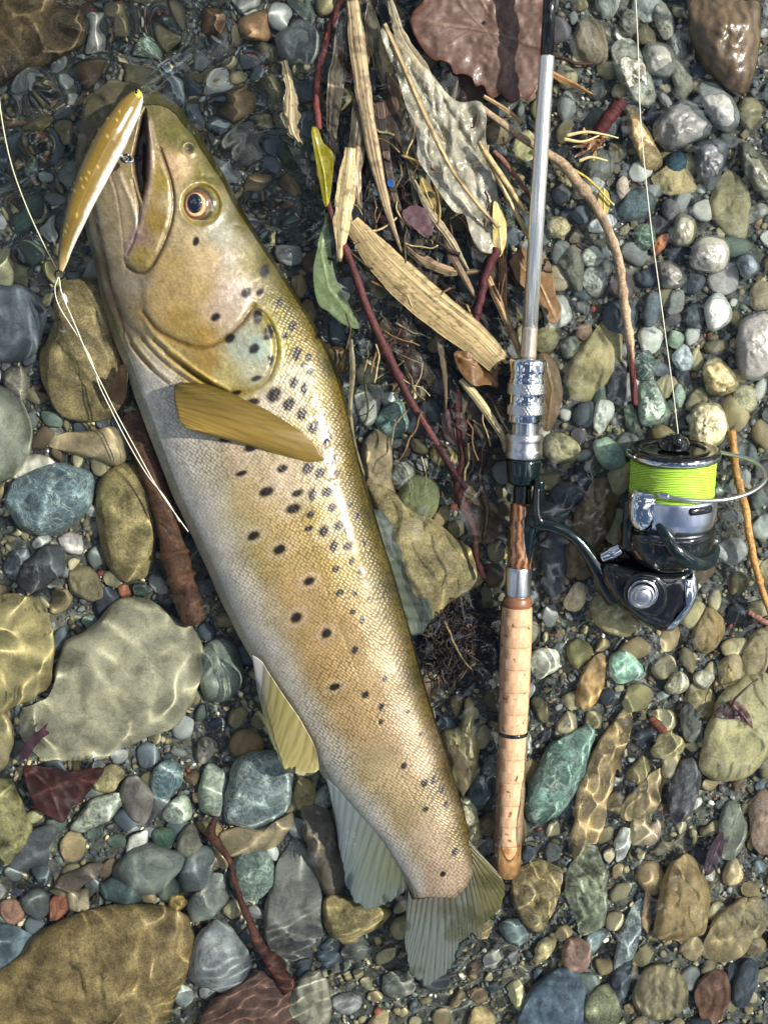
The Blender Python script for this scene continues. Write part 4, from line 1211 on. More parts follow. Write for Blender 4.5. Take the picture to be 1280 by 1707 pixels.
def loft(A, B, n, m, z_fn, ray, ragged=0., seed=1, thick=.0008, edgefn=None):
    """fin between base line A and outer line B: n across, m from base to margin"""
    a, b_ = resample(np.asarray(A, float), n), resample(np.asarray(B, float), n)
    r = np.random.default_rng(seed)
    t_ = np.linspace(0, 1, m)[None, :]
    if ragged:
        cut = 1 - ragged * np.abs(vnoise(np.arange(n) * .22, np.zeros(n), seed)) - ragged * .5 * r.random(n)
        b_ = a + (b_ - a) * cut[:, None]
    px_ = a[:, None, 0] * (1 - t_) + b_[:, None, 0] * t_
    py_ = a[:, None, 1] * (1 - t_) + b_[:, None, 1] * t_
    u_ = np.linspace(0, 1, n)[:, None]
    wob = .5 * vnoise(u_ * 7 + seed, t_ * 2.2, seed) + .25 * np.sin(4 * t_ + seed)
    r1 = np.abs(np.sin(np.pi * ray * u_ + wob)) ** .6
    r2 = np.abs(np.sin(np.pi * ray * 2 * u_ + 2 * wob)) ** .6
    rid = r1 * (1 - sstep(.35, .7, t_)) + r2 * sstep(.35, .7, t_)
    z_ = z_fn(u_, t_, px_, py_) + (rid - .5) * .0004 * (1 - .6 * t_)
    top_ = W(px_, py_, z_)
    bt = top_.copy()
    bt[..., 2] -= thick
    fv = np.concatenate([top_.reshape(-1, 3), bt.reshape(-1, 3)])
    ft = grid_faces(n, m)
    N_ = n * m
    i = np.arange(N_).reshape(n, m)
    border = np.r_[i[0, :], i[1:, -1], i[-1, ::-1][1:], i[::-1, 0][1:-1]]
    nb = np.roll(border, -1)
    side = np.stack([border, border + N_, nb + N_, nb], 1)
    fcs = np.vstack([ft, ft[:, ::-1] + N_, side])
    uv_ = np.stack([np.broadcast_to(t_ * np.linalg.norm(b_ - a, axis=1)[:, None], (n, m)), np.broadcast_to(u_ * np.linalg.norm(np.diff(b_, axis=0), axis=1).sum(), (n, m))], -1).reshape(-1, 2)
    return fv, fcs, np.broadcast_to(u_, (n, m)).ravel(), np.broadcast_to(t_, (n, m)).ravel(), np.vstack([uv_, uv_]), rid.ravel(), px_.ravel(), py_.ravel()


def fin(name, A, B, n, m, z_fn, ray, cfun, ragged=0., seed=1, thick=.0008, label=None):
    fv, fcs, u_, t_, uv_, rid, px_, py_ = loft(A, B, n, m, z_fn, ray, ragged, seed, thick)
    c_ = cfun(u_[:, None], t_[:, None], rid[:, None], px_, py_)
    o = mesh_obj(name, fv, fcs, FIN, trout, col=np.vstack([c_, c_]), uv=uv_)
    if label:
        o['label'] = label
    return o


mixl = lambda a, b_, k: lin(a) * (1 - k) + lin(b_) * k

# pectoral fin: swept back over the flank, standing a little off it
zp0 = fish_z(310, 680)


def zpec(u_, t_, px_, py_):
    base = np.interp(py_.ravel(), [630, 680, 720, 770], [fish_z(300, 650), fish_z(360, 690), fish_z(440, 715), fish_z(530, 765)]).reshape(py_.shape)
    return base + .0025 + .0035 * np.sin(np.pi * np.clip(t_, 0, 1)) + .0035 * (1 - u_) * (1 - t_)


def cpec(u_, t_, rid, px_, py_):
    c_ = mixl((112, 94, 40), (158, 130, 62), sstep(.15, .8, u_))
    c_ = c_ * (1 - .24 * (1 - rid)) * (1 - .35 * np.exp(-(u_ / .10) ** 2))
    st = sstep(.1, .5, vnoise(px_ / 40, (py_ - .45 * px_) / 4.5, 5))[:, None]
    return c_ * (1 - .16 * st) * .78


fin('pectoral_fin', [(291, 643), (290, 660), (293, 680), (300, 703), (308, 712)],
    [(300, 637), (345, 640), (400, 660), (450, 686), (500, 718), (530, 745), (541, 768), (515, 770), (470, 760), (420, 745), (370, 731), (330, 720), (309, 713)], 90, 40, zpec, 11, cpec)


def zpel(u_, t_, px_, py_):
    return .0046 + .001 * np.sin(np.pi * u_) - .0085 * t_ * (1 - .5 * u_)


def cpel(u_, t_, rid, px_, py_):
    c_ = mixl((150, 144, 84), (172, 160, 106), u_)
    lead = np.exp(-(u_ / .16) ** 2)
    c_ = c_ * (1 - lead) + lin((196, 194, 192)) * lead
    tipk = sstep(.8, 1, t_) * .5
    c_ = c_ * (1 - tipk) + lin((214, 205, 160)) * tipk
    return c_ * (.62 + .38 * rid) * .85


fin('pelvic_fin', [(420, 1092), (428, 1096), (438, 1104), (446, 1118), (470, 1155), (500, 1198), (522, 1238), (530, 1262)],
    [(430, 1158), (444, 1215), (456, 1248), (472, 1288), (490, 1290), (505, 1295), (520, 1293), (532, 1284)], 70, 36, zpel, 9, cpel, .05, 4)


def zan(u_, t_, px_, py_):
    return -.0015 + .001 * np.sin(np.pi * u_) - .0065 * t_


def can(u_, t_, rid, px_, py_):
    c_ = mixl((166, 172, 172), (150, 150, 118), sstep(.1, .9, u_))
    c_ = c_ * (1 - .25 * sstep(.3, 1, t_)) + lin((140, 165, 185)) * .25 * sstep(.3, 1, t_)
    return c_ * (.62 + .38 * rid) * .8


fin('anal_fin', [(543, 1296), (552, 1304), (570, 1322), (600, 1352), (635, 1392), (660, 1425), (676, 1458)],
    [(560, 1370), (566, 1420), (577, 1485), (590, 1508), (610, 1521), (635, 1514), (660, 1500), (682, 1480)], 90, 44, zan, 13, can, .06, 6)


def zdo(u_, t_, px_, py_):
    return -.0050 - .002 * t_ + .001 * np.sin(6 * u_)


def cdo(u_, t_, rid, px_, py_):
    st = sstep(-.05, .35, vnoise((px_ - py_ * .45) / 5.5, py_ / 34, 15))[:, None]
    c_ = mixl((128, 132, 100), (92, 104, 92), t_)
    return c_ * (1 - .65 * st) * (.7 + .3 * rid) * .8


fin('dorsal_fin', [(618, 848), (632, 885), (647, 930), (660, 975), (672, 1020), (684, 1060)],
    [(634, 848), (674, 898), (698, 948), (714, 992), (722, 1030), (704, 1058)], 60, 40, zdo, 9, cdo, .05, 9)


def zta(u_, t_, px_, py_):
    return .0022 + .0012 * np.sin(9 * u_) * t_ - .0012 * t_


def cta(u_, t_, rid, px_, py_):
    c_ = mixl((122, 118, 72), (118, 128, 122), sstep(.2, .6, u_))
    bl = sstep(0, .35, fbm(px_ / 30, py_ / 30, 61, 3))[:, None]
    c_ = c_ * (1 - .6 * bl) + lin((70, 74, 34)) * .6 * bl
    rt = sstep(.45, 0, t_) * .5                         # the flank's skin runs a little way out over the rays
    c_ = c_ * (1 - rt) + lin((118, 106, 84)) * .8 * rt
    return c_ * (.34 + .66 * rid) * .56


fin('tail_fin', [(770, 1385), (782, 1410), (788, 1435), (784, 1458), (772, 1472), (756, 1483), (738, 1491), (718, 1496), (700, 1499), (686, 1500), (682, 1490), (681, 1482)],
    [(800, 1425), (830, 1455), (846, 1480), (844, 1500), (830, 1522), (806, 1545), (803, 1571), (786, 1556), (778, 1582), (760, 1606), (734, 1636), (706, 1648), (684, 1630), (674, 1575), (676, 1530)], 150, 46, zta, 22, cta, .06, 12)
fin('adipose_fin', [(748, 1243), (752, 1262), (757, 1282), (763, 1305), (770, 1326)], [(757, 1243), (775, 1262), (785, 1288), (783, 1310), (772, 1328)], 30, 14,
    lambda u_, t_, px_, py_: -.008 + .0 * t_ + 0 * u_, 4, lambda u_, t_, rid, px_, py_: mixl((120, 104, 66), (150, 128, 92), t_) * (.8 + .2 * rid) * .8)
# ------------------------------------------------------------------ the lure in the trout's mouth
CHROME = plain('chrome', (.66, .67, .68), .07, 1.0)
CHROME2 = plain('satin_metal', (.66, .66, .66), .28, 1.0)
DARKMETAL = plain('gunmetal', (.055, .058, .06), .13, .9, coat=.25)
BLACK = plain('black_gloss', (.005, .006, .007), .12, 0., coat=.25)
GREENBLACK = plain('green_black_gloss', (.006, .014, .014), .10, .3, coat=.4)
LURE = attr_material('lure_paint', .22, .5, 900, .18, .0001, coat=.8)
LC = spline([(102, 452), (112, 405), (131, 347), (157, 286), (187, 228), (214, 182), (234, 152)], 90)
LR = np.interp(np.linspace(0, 1, 90), [0, .06, .25, .5, .72, .9, .97, 1], [4, 8.5, 17.5, 24.5, 26, 20, 12.5, 4])
LZ = np.interp(np.linspace(0, 1, 90), [0, .3, .75, 1], [.006, .0185, .0200, .0150])
pc = W(LC[:, 0], LC[:, 1], LZ)
lure = empty('fishing_lure', W(160, 290, 0.012))
tag(lure, 'slim gold and white fishing lure with a clear diving lip hanging from the trout mouth', 'lure')
v, f = tube(pc, LR * P, 36)
t_ = np.gradient(pc, axis=0)
u_ = np.repeat(np.r_[0, np.linspace(0, 1, 90), 1], 36)
a_ = np.tile(np.linspace(0, 2 * np.pi, 36, endpoint=False), 92)
side = np.cos(a_)                     # +1: one flank, -1: the other
lx, ly = (v[:, 0] / P), (-v[:, 1] / P)
gold, brown, white = lin((146, 118, 40)) * .56, lin((78, 60, 18)) * .45, lin((222, 218, 210)) * .8
s_ = side
w1 = sstep(.66, .86, s_ + .10 * fbm(u_ * 30, a_ * 2, 5))[:, None]
w2 = sstep(-.25, -.85, s_)[:, None]
c_ = gold * (1 - w2) + brown * w2
c_ = c_ * (1 - w1) + white * w1
tail = sstep(.14, .0, u_)[:, None]
c_ = c_ * (1 - tail * (1 - w2) * .5) + lin((214, 186, 120)) * tail * (1 - w2) * .5
dots = (vnoise(u_ * 230, a_ * 16, 8) > .74) & (s_ < .45) & (u_ > .1) & (u_ < .85)
c_ = np.where(dots[:, None], c_ * .65 + lin((244, 214, 140)) * .35, c_)
body_l = mesh_obj('body', v, f, LURE, lure, col=c_)
# yellow eye patch with its dark slot
hz = .0172
v, f, _, _ = dome(229, 157, 6.5, 8.5, hz + .0018, .0016, 24, 8)
ep = mesh_obj('eye', v, f, plain('yellow_paint', (.70, .52, .03), .25, coat=.8), lure)
v, f, _, _ = dome(228, 152, 2.6, 4.6, hz + .0032, .0007, 16, 6)
mesh_obj('pupil', v, f, BLACK, ep)
# clear lip
PLASTIC, t, b = new_mat('clear_plastic')
b.inputs['Base Color'].default_value = (.93, .95, .95, 1)
b.inputs['Roughness'].default_value = .02
b.inputs['Transmission Weight'].default_value = 1.0
b.inputs['IOR'].default_value = 1.4
tc = t.nodes.new('ShaderNodeTexCoord')
n_ = node(t, 'ShaderNodeTexNoise', Scale=160, Detail=4)
t.links.new(tc.outputs['Object'], n_.inputs['Vector'])
bump(t, n_.outputs['Fac'], .25, .0003, b)
lipo = np.array([(232, 150), (246, 158), (262, 147), (290, 122), (318, 98), (324, 90), (310, 86), (292, 92), (268, 104), (250, 124)], float)


def slab(poly, zfun, thick, n=72, k=10, it=2, star=None):
    """thin plate or leaf with its own thickness: outline in photo pixels, heights from zfun(px, py)"""
    o = chaikin(poly, it, n) if it else resample(np.vstack([poly, poly[:1]]).astype(float), n + 1)[:-1]
    c0 = o.mean(0) if star is None else np.array(star, float)
    rr = np.r_[np.linspace(1, .08, k), .0005]
    px_ = c0[0] + (o[None, :, 0] - c0[0]) * rr[:, None]
    py_ = c0[1] + (o[None, :, 1] - c0[1]) * rr[:, None]
    z_ = zfun(px_, py_)
    tp = W(px_, py_, z_)
    bt = tp.copy()
    bt[..., 2] -= thick
    vv2 = np.concatenate([bt[::-1], tp])
    return vv2.reshape(-1, 3), grid_faces(len(rr) * 2, n, True), np.concatenate([px_[::-1], px_]).ravel(), np.concatenate([py_[::-1], py_]).ravel(), np.concatenate([np.tile(rr[::-1, None], (1, n)), np.tile(rr[:, None], (1, n))]).ravel()


v, f, _, _, _ = slab(lipo, lambda a, b_: .0165 - (a - 235) * P * .16 + .0007 * np.abs(np.sin(((a - 235) * .57 + (b_ - 155) * .82) / 5.0)), .0016, 96, 24)
mesh_obj('diving_lip', v, f, PLASTIC, lure)


def ring(cx, cy, z, rad, wire, tiltx=0., mat=CHROME, name='ring', parent=None, n=28):
    a = np.linspace(0, 2 * np.pi, n + 1)
    c = W(cx, cy, z)
    p = np.stack([c[0] + rad * np.cos(a), c[1] + rad * np.sin(a) * math.cos(tiltx), c[2] + rad * np.sin(a) * math.sin(tiltx)], 1)
    v, f = tube(p, wire, 8, False)
    return mesh_obj(name, v, f, mat, parent)


ring(100, 458, .006, .0026, .0006, .5, DARKMETAL, 'line_tie', lure)
hg = ring(210, 264, .0160, .0026, .0007, .8, DARKMETAL, 'split_ring', lure)
ring(216, 266, .0155, .0022, .0007, -.7, CHROME, 'hook_eye', lure)
v, f = tube(W(np.array([196, 204, 212]), np.array([256, 261, 265]), np.array([.020, .0185, .016])), .0008, 8)
mesh_obj('hook_hanger', v, f, CHROME, lure)

# ------------------------------------------------------------------ fishing line
LINE = plain('fishing_line', (.55, .56, .36), .3, coat=.3)
LINEW = plain('pale_fishing_line', (.62, .60, .48), .3, coat=.3)


def line_obj(pts, z, r, mat, label, n=60, wob=0.0):
    p = spline(pts, n)
    zz_ = np.interp(np.linspace(0, 1, n), np.linspace(0, 1, len(z)), z)
    v, f = tube(W(p[:, 0], p[:, 1], zz_), r, 6)
    o = mesh_obj('fishing_line', v, f, mat, origin=W(p[0, 0], p[0, 1], zz_[0]))
    return tag(o, label, 'fishing line')


line_obj([(-4, 130), (4, 200), (20, 275), (45, 345), (75, 410), (99, 455)], [.003, .004, .0055], .00032, LINE, 'pale green fishing line running down to the tail of the lure')
l2 = line_obj([(99, 462), (104, 490), (125, 540), (150, 600), (170, 640), (195, 690), (225, 745), (258, 805), (288, 850), (314, 886)], [.0055, .004, .003, .003, .003, .002], .0003, LINEW, 'loose pale line from the lure knot, the strand nearer the trout')
l3 = line_obj([(98, 462), (92, 482), (100, 512), (130, 560), (152, 598), (165, 640), (180, 672), (212, 735), (246, 792), (276, 830), (300, 870)], [.0055, .003, .0025, .0025, .003, .002], .00028, LINEW, 'loose pale line from the lure knot, the strand farther from the trout')
v, f, _, _, _ = slab([(102, 492), (108, 488), (113, 500), (111, 508), (104, 500)], lambda a, b_: .0045 + 0 * a, .0012, 20, 4)
mesh_obj('knot', v, f, LINEW, l2)
line_obj([(1058, -20), (1063, 80), (1066, 180), (1073, 270), (1086, 390), (1098, 480), (1110, 570), (1121, 650), (1130, 726)], [.012, .012, .013, .016, .026], .00028, LINEW, 'thin pale line running from the reel spool to the top edge', 80)

# ------------------------------------------------------------------ the rod
def rodz(py):
    return (1460 - np.asarray(py, float)) * .0000215 - .0090


RA = [(919, -60), (911, 95), (897, 320), (880, 595), (876, 680), (872, 780), (867, 900), (862, 1000), (855, 1200), (844, 1462)]
rp = spline(RA, 1500)


def rodpt(py):
    px_ = np.interp(py, rp[:, 1], rp[:, 0])
    return W(px_, py, rodz(py))


def crisp(prof, e=.35):
    """turned profile with a tiny chamfer at every corner, so that edges stay sharp under smooth shading"""
    p = np.asarray(prof, float)
    out = [p[0]]
    for i in range(1, len(p) - 1):
        for q in (p[i - 1], p[i + 1]):
            dq = q - p[i]
            out.append(p[i] + dq * min(.3, e / (np.linalg.norm(dq) + 1e-9)))
    return np.array(out + [p[-1]])


def rodpiece(name, prof, mat, parent, seg=40, ends=True):
    """prof: (photo row, radius in px) along the rod"""
    pr = crisp(prof)
    c = rodpt(pr[:, 0])
    k = (H - c[:, 2]) / H
    r = pr[:, 1] * P * k
    if ends:
        c = np.vstack([c[:1], c, c[-1:]])
        r = np.r_[1e-5, r, 1e-5]
    ax_ = rodpt(np.array([1400.])) - rodpt(np.array([0.]))
    tdir = np.gradient(np.vstack([rodpt(np.clip(pr[:, 0] - 5, -60, 1462)), rodpt(np.clip(pr[:, 0] + 5, -60, 1462))]).reshape(2, -1, 3), axis=0)[0]
    tdir = np.vstack([tdir[:1], tdir, tdir[-1:]]) if ends else tdir
    tdir = tdir / np.linalg.norm(tdir, axis=1)[:, None]
    s1 = np.cross(tdir, [0, 0, 1.])
    s1 /= np.linalg.norm(s1, axis=1)[:, None]
    n1 = np.cross(s1, tdir)
    a = np.linspace(0, 2 * np.pi, seg, endpoint=False)
    v = c[:, None] + (s1[:, None] * np.cos(a)[None, :, None] + n1[:, None] * np.sin(a)[None, :, None]) * r[:, None, None]
    uv_ = np.stack([np.broadcast_to(np.linspace(0, 1, len(c))[:, None], (len(c), seg)), np.broadcast_to(a[None] / 6.283, (len(c), seg))], -1).reshape(-1, 2)
    return mesh_obj(name, v.reshape(-1, 3), grid_faces(len(c), seg, True), mat, parent, uv=uv_)


rod = empty('fishing_rod', rodpt(np.array([1000.]))[0])
tag(rod, 'fishing rod with cork grip, chrome reel seat and silver blank lying beside the trout', 'fishing rod')
rodpiece('blank', [(-60, 10.5), (93, 11)], BLACK, rod)['label'] = 'black upper section of the rod'
SILVER = plain('silver_blank', (.72, .73, .70), .22, .75, coat=.6, noise_scale=40, noise_amt=.06)
rodpiece('blank', [(93, 11.2), (95, 12), (300, 12.4), (545, 12.6)], SILVER, rod)['label'] = 'pearly silver section of the rod'
rodpiece('thread_wrap', [(545, 12.9), (550, 13.2), (592, 13.4), (597, 13)], plain('champagne_wrap', (.50, .42, .33), .2, .6, coat=1.0, noise_scale=300, noise_amt=.2), rod)


def knurl(name, y0, y1, r, parent):
    rows, seg = 12, 132
    ys = np.linspace(y0, y1, rows)
    a = np.linspace(0, 2 * np.pi, seg, endpoint=False)
    ph = a[None] * 22 * 3 / 2
    k = np.linspace(0, 1, rows)[:, None] * 6
    dz = np.maximum(np.abs(np.sin(ph / 2 + k)), np.abs(np.sin(ph / 2 - k)))
    c = rodpt(ys)
    ax_ = c[-1] - c[0]
    ax_ /= np.linalg.norm(ax_)
    s1 = np.cross(ax_, [0, 0, 1.])
    s1 /= np.linalg.norm(s1)
    n1 = np.cross(s1, ax_)
    rr = (r + 1.7 * dz - .6) * P * .985
    rr[0] = rr[-1] = (r - .6) * P
    v = c[:, None] + (s1 * np.cos(a)[:, None] + n1 * np.sin(a)[:, None])[None] * rr[..., None]
    return mesh_obj(name, v.reshape(-1, 3), grid_faces(rows, seg, True), CHROME2, parent)


nut = rodpiece('locking_nut', [(597, 20), (598, 29), (602, 31.5), (608, 32), (618, 31.6), (622, 30.4), (630, 30.4), (633, 31.6), (657, 31), (659, 29.5), (671, 29.5), (673, 30.5), (691, 30), (693, 29), (702, 29), (706, 26)], CHROME, rod)
knurl('knurled_ring', 638, 657, 31.4, nut)
knurl('knurled_ring', 674, 691, 30.6, nut)
thr = []
for y_ in np.arange(705, 724, 2.0):
    thr += [(y_, 23), (y_ + .9, 24.6), (y_ + 1.4, 23.2)]
rodpiece('screw_thread', thr, CHROME, rod)
cl = rodpiece('collar', [(722, 24), (723, 30), (734, 30.5), (736, 29.6), (750, 29.6), (752, 30.4), (763, 30), (765, 26)], CHROME2, rod)
knurl('knurled_ring', 724, 733, 30, cl)
knurl('knurled_ring', 752, 762, 29.4, cl)
rodpiece('upper_hood', [(765, 26), (766, 28.5), (771, 29), (790, 28), (804, 26.5), (808, 22)], GREENBLACK, rod)
thr = []
for y_ in np.arange(806, 846, 3.0):
    thr += [(y_, 15), (y_ + 1.4, 16.2), (y_ + 2.2, 15)]
rodpiece('screw_thread', thr, DARKMETAL, rod)
WOODM, t, b = new_mat('burl_wood')
tc = t.nodes.new('ShaderNodeTexCoord')
wv = node(t, 'ShaderNodeTexWave', Scale=90, Distortion=9, Detail=4)
t.links.new(tc.outputs['Object'], wv.inputs['Vector'])
t.links.new(ramp(t, [(.1, (.06, .022, .01)), (.6, (.24, .10, .035)), (1, (.36, .17, .07))], wv.outputs['Fac']).outputs[0], b.inputs['Base Color'])
b.inputs['Roughness'].default_value = .2
b.inputs['Coat Weight'].default_value = .9
rodpiece('wooden_seat', [(838, 16), (842, 19.5), (870, 20), (930, 20.5), (948, 20.5)], WOODM, rod)
rodpiece('lower_hood', [(944, 19), (946, 21), (952, 21.5), (990, 21), (996, 19)], CHROME2, rod)
rodpiece('winding_check', [(993, 20), (997, 23.5), (1005, 24.5), (1011, 24)], plain('brown_resin', (.20, .085, .04), .25, coat=.9, noise_scale=200), rod)
CORK, t, b = new_mat('cork')
tc = t.nodes.new('ShaderNodeTexCoord')
uvn = t.nodes.new('ShaderNodeUVMap')
mp = t.nodes.new('ShaderNodeMapping')
mp.inputs['Scale'].default_value = (36, 26, 1)
t.links.new(uvn.outputs[0], mp.inputs[0])
vo = node(t, 'ShaderNodeTexVoronoi', Scale=1.0)
vo.voronoi_dimensions = '2D'
mp2 = t.nodes.new('ShaderNodeMapping')
mp2.inputs['Scale'].default_value = (3, 11, 1)
t.links.new(uvn.outputs[0], mp2.inputs[0])
n3 = node(t, 'ShaderNodeTexNoise', Scale=1, Detail=6, Roughness=.7)
t.links.new(mp2.outputs[0], n3.inputs['Vector'])
n4 = node(t, 'ShaderNodeTexNoise', Scale=260, Detail=5)
t.links.new(tc.outputs['Object'], n4.inputs['Vector'])
base = ramp(t, [(.30, (.22, .115, .055)), (.45, (.46, .27, .15)), (.70, (.66, .46, .28))], n3.outputs['Fac']).outputs[0]
pits = ramp(t, [(.31, (.16, .07, .035)), (.37, (1, 1, 1))], n4.outputs['Fac']).outputs[0]
t.links.new(mixc(t, base, pits, .85, 'MULTIPLY'), b.inputs['Base Color'])
b.inputs['Roughness'].default_value = .55
b.inputs['Specular IOR Level'].default_value = .3
bump(t, n4.outputs['Fac'], .6, .0008, b)
# the grip is built of cork discs glued end to end; between them fine seams
ys = [1011, 1040, 1075, 1112, 1150, 1186, 1219]
pc_ = lambda y_: np.interp(y_, [1011, 1050, 1200, 1300, 1400, 1462], [25, 26.5, 25.5, 24.5, 23.5, 22])
for y0, y1 in zip(ys[:-1], ys[1:]):
    rodpiece('cork_ring', [(y0 + .2, pc_(y0) - .35), (y0 + 1.2, pc_(y0 + 1)), ((y0 + y1) / 2, pc_((y0 + y1) / 2) + .1), (y1 - 1.2, pc_(y1)), (y1 - .2, pc_(y1) - .35)], CORK, rod)
rodpiece('trim_ring', [(1219, 25.0), (1220, 26.0), (1224, 26.0), (1225, 25.0)], DARKMETAL, rod)
ys = [1225, 1262, 1300, 1338, 1374, 1406]
for y0, y1 in zip(ys[:-1], ys[1:]):
    rodpiece('cork_ring', [(y0 + .2, pc_(y0) - .35), (y0 + 1.2, pc_(y0 + 1)), ((y0 + y1) / 2, pc_((y0 + y1) / 2) + .1), (y1 - 1.2, pc_(y1)), (y1 - .2, pc_(y1) - .35)], CORK, rod)
rodpiece('butt_cap', [(1406, 23), (1408, 24), (1430, 23.5), (1452, 22), (1460, 18), (1463, 10)], plain('amber_butt', (.48, .24, .09), .45, noise_scale=120, noise_amt=.6, bumpd=.0008), rod)

# ------------------------------------------------------------------ the reel (own frame: x across, y along the spool, z towards the sky)
RC = W(1080, 880, .012)
reel = empty('spinning_reel', RC)
tag(reel, 'black and chrome spinning reel filled with bright lime green line', 'fishing reel')
PITCH = math.radians(11)
kS = P * (H - .012) / H


def RL(px, py, z):
    """side-view pixel plus height z (px towards the sky) in the reel's frame -> place"""
    px, py, z = np.broadcast_arrays(np.asarray(px, float), np.asarray(py, float), np.asarray(z, float))
    x_, y_, z_ = (px - 1080) * kS, (880 - py) * kS, z * kS
    return RC + np.stack([x_, y_ * math.cos(PITCH) - z_ * math.sin(PITCH), y_ * math.sin(PITCH) + z_ * math.cos(PITCH)], -1)


def rlathe(name, prof, cx, cz, mat, parent=reel, seg=64, lean=0.0):
    """turned part about the spool axis; prof (row, radius)"""
    pr = crisp(prof)
    a = np.linspace(0, 2 * np.pi, seg, endpoint=False)
    x_ = cx + lean * (pr[:, 0][:, None] - 740) + pr[:, 1][:, None] * np.cos(a)
    z_ = cz + pr[:, 1][:, None] * np.sin(a)
    y_ = np.broadcast_to(pr[:, 0][:, None], x_.shape)
    return mesh_obj(name, RL(x_, y_, z_).reshape(-1, 3), grid_faces(len(pr), seg, True), mat, parent)


def rtube(name, pts, rad, mat, parent=reel, n=50, seg=14, flat=1.0):
    p = np.asarray(pts, float)
    q = np.hstack([p, np.zeros((len(p), 3 - p.shape[1]))]) if p.shape[1] < 3 else p
    s2 = spline(q, n)
    rr = np.interp(np.linspace(0, 1, n), np.linspace(0, 1, len(rad)), rad) if hasattr(rad, '__len__') else np.full(n, rad)
    v, f = tube(RL(s2[:, 0], s2[:, 1], s2[:, 2]), rr * kS, seg, flat=flat)
    return mesh_obj(name, v, f, mat, parent)


def rblob(name, poly, z0, zt, zb_, mat, parent=reel, p=3.0, q=2.0, n=72, K=14, it=2, inset=0):
    """solid body from its side outline with rounded flanks"""
    o = chaikin(poly, it, n)
    c0 = o.mean(0)
    rr = np.r_[np.sin(np.linspace(np.pi / 2, .03, K)), .0005]
    hgt_ = (1 - np.minimum(rr, 1) ** p) ** (1 / q)
    px_ = c0[0] + (o[None, :, 0] - c0[0]) * rr[:, None]
    py_ = c0[1] + (o[None, :, 1] - c0[1]) * rr[:, None]
    tp = RL(px_, py_, (z0 + zt * hgt_)[:, None] * np.ones((1, n)))
    bt = RL(px_, py_, (z0 - zb_ * hgt_)[:, None] * np.ones((1, n)))
    return mesh_obj(name, np.concatenate([bt[::-1][:-1], tp]).reshape(-1, 3), grid_faces(2 * len(rr) - 1, n, True), mat, parent)


SX, SZ = 1111, 14
SPOOLM = plain('spool_metal', (.66, .69, .76), .27, 1.0, coat=.3)
spool = rlathe('spool', [(742, 4), (743, 40), (741, 62), (739, 70), (741, 74.5), (745, 76), (750, 75), (755, 72), (757, 66)], SX, SZ, DARKMETAL)
rlathe('lip_ring', [(744, 75.6), (747, 76.6), (751, 76.2), (753, 74)], SX, SZ, CHROME, spool)
rlathe('face_ring', [(740.5, 58), (738.5, 56), (738.5, 52), (741, 50)], SX, SZ, DARKMETAL, spool)
LIME, t, b = new_mat('lime_braid')
tc = t.nodes.new('ShaderNodeTexCoord')
wv = node(t, 'ShaderNodeTexWave', Scale=330, Distortion=1.6, Detail=3)
wv.bands_direction = 'Y'
t.links.new(tc.outputs['Object'], wv.inputs['Vector'])
t.links.new(ramp(t, [(.1, (.24, .42, .02)), (.7, (.44, .72, .05)), (1, (.55, .80, .12))], wv.outputs['Fac']).outputs[0], b.inputs['Base Color'])
b.inputs['Roughness'].default_value = .5
bump(t, wv.outputs['Fac'], .7, .0007, b)
pr = [(756, 60), (757, 67)]
for y_ in np.arange(759, 816, 3):
    pr += [(y_, 68.4 + .5 * math.sin(y_)), (y_ + 1.5, 69.2 + .4 * math.sin(y_ * 1.7))]
rlathe('wound_line', pr + [(818, 66), (819, 60)], SX + 1, SZ, LIME, spool)
rlathe('skirt', [(815, 60), (816, 71), (819, 72), (852, 70.5), (868, 66), (876, 63), (884, 62), (885, 50)], SX + 5, SZ, SPOOLM, spool)
rlathe('skirt_ring', [(872, 64), (874, 67.5), (880, 67.5), (883, 63)], SX + 7, SZ, CHROME2, spool)
# window in the skirt (a small dark clip plate)
v, f = tube(RL(np.linspace(1128, 1166, 12), np.full(12, 826.), SZ + np.sqrt(np.maximum(72.5 ** 2 - (np.linspace(1128, 1166, 12) - SX - 5) ** 2, 4))), 6.5 * kS, 10, flat=.4)
mesh_obj('line_clip', v, f, BLACK, spool)
knob = rlathe('drag_knob', [(738, 26), (730, 25), (722, 21), (717, 12), (715, 1)], SX + 0, SZ, BLACK)
rblob('grip_bar', [(SX - 7, 739), (SX - 8, 722), (SX - 4, 711), (SX + 6, 711), (SX + 10, 722), (SX + 9, 739)], SZ + 16, 12, 16, DARKMETAL, knob)
# rotor: cup, two arms, bail
rotor = rlathe('rotor', [(874, 58), (873, 74), (880, 77), (900, 76), (914, 72), (928, 60), (938, 46), (941, 20)], SX - 1, SZ, BLACK)
rlathe('rotor_rim', [(872, 70), (870, 75), (874, 78), (880, 78.5), (884, 76)], SX - 1, SZ, DARKMETAL, rotor)
rblob('bail_arm', [(1033, 816), (1040, 800), (1058, 795), (1086, 797), (1076, 812), (1072, 830), (1080, 848), (1074, 866), (1058, 872), (1044, 862), (1034, 845)], SZ + 40, 22, 22, CHROME, rotor)
rtube('arm_cover', [(1036, 822, SZ + 34), (1037, 860, SZ + 34), (1040, 900, SZ + 20)], [8, 10, 12], BLACK, rotor)
rtube('front_arm', [(1082, 850, SZ + 58), (1098, 876, SZ + 72), (1122, 902, SZ + 72), (1150, 917, SZ + 60), (1174, 918, SZ + 38), (1186, 906, SZ + 12)], [7, 10, 13, 14, 13, 11], GREENBLACK, rotor, flat=.8)
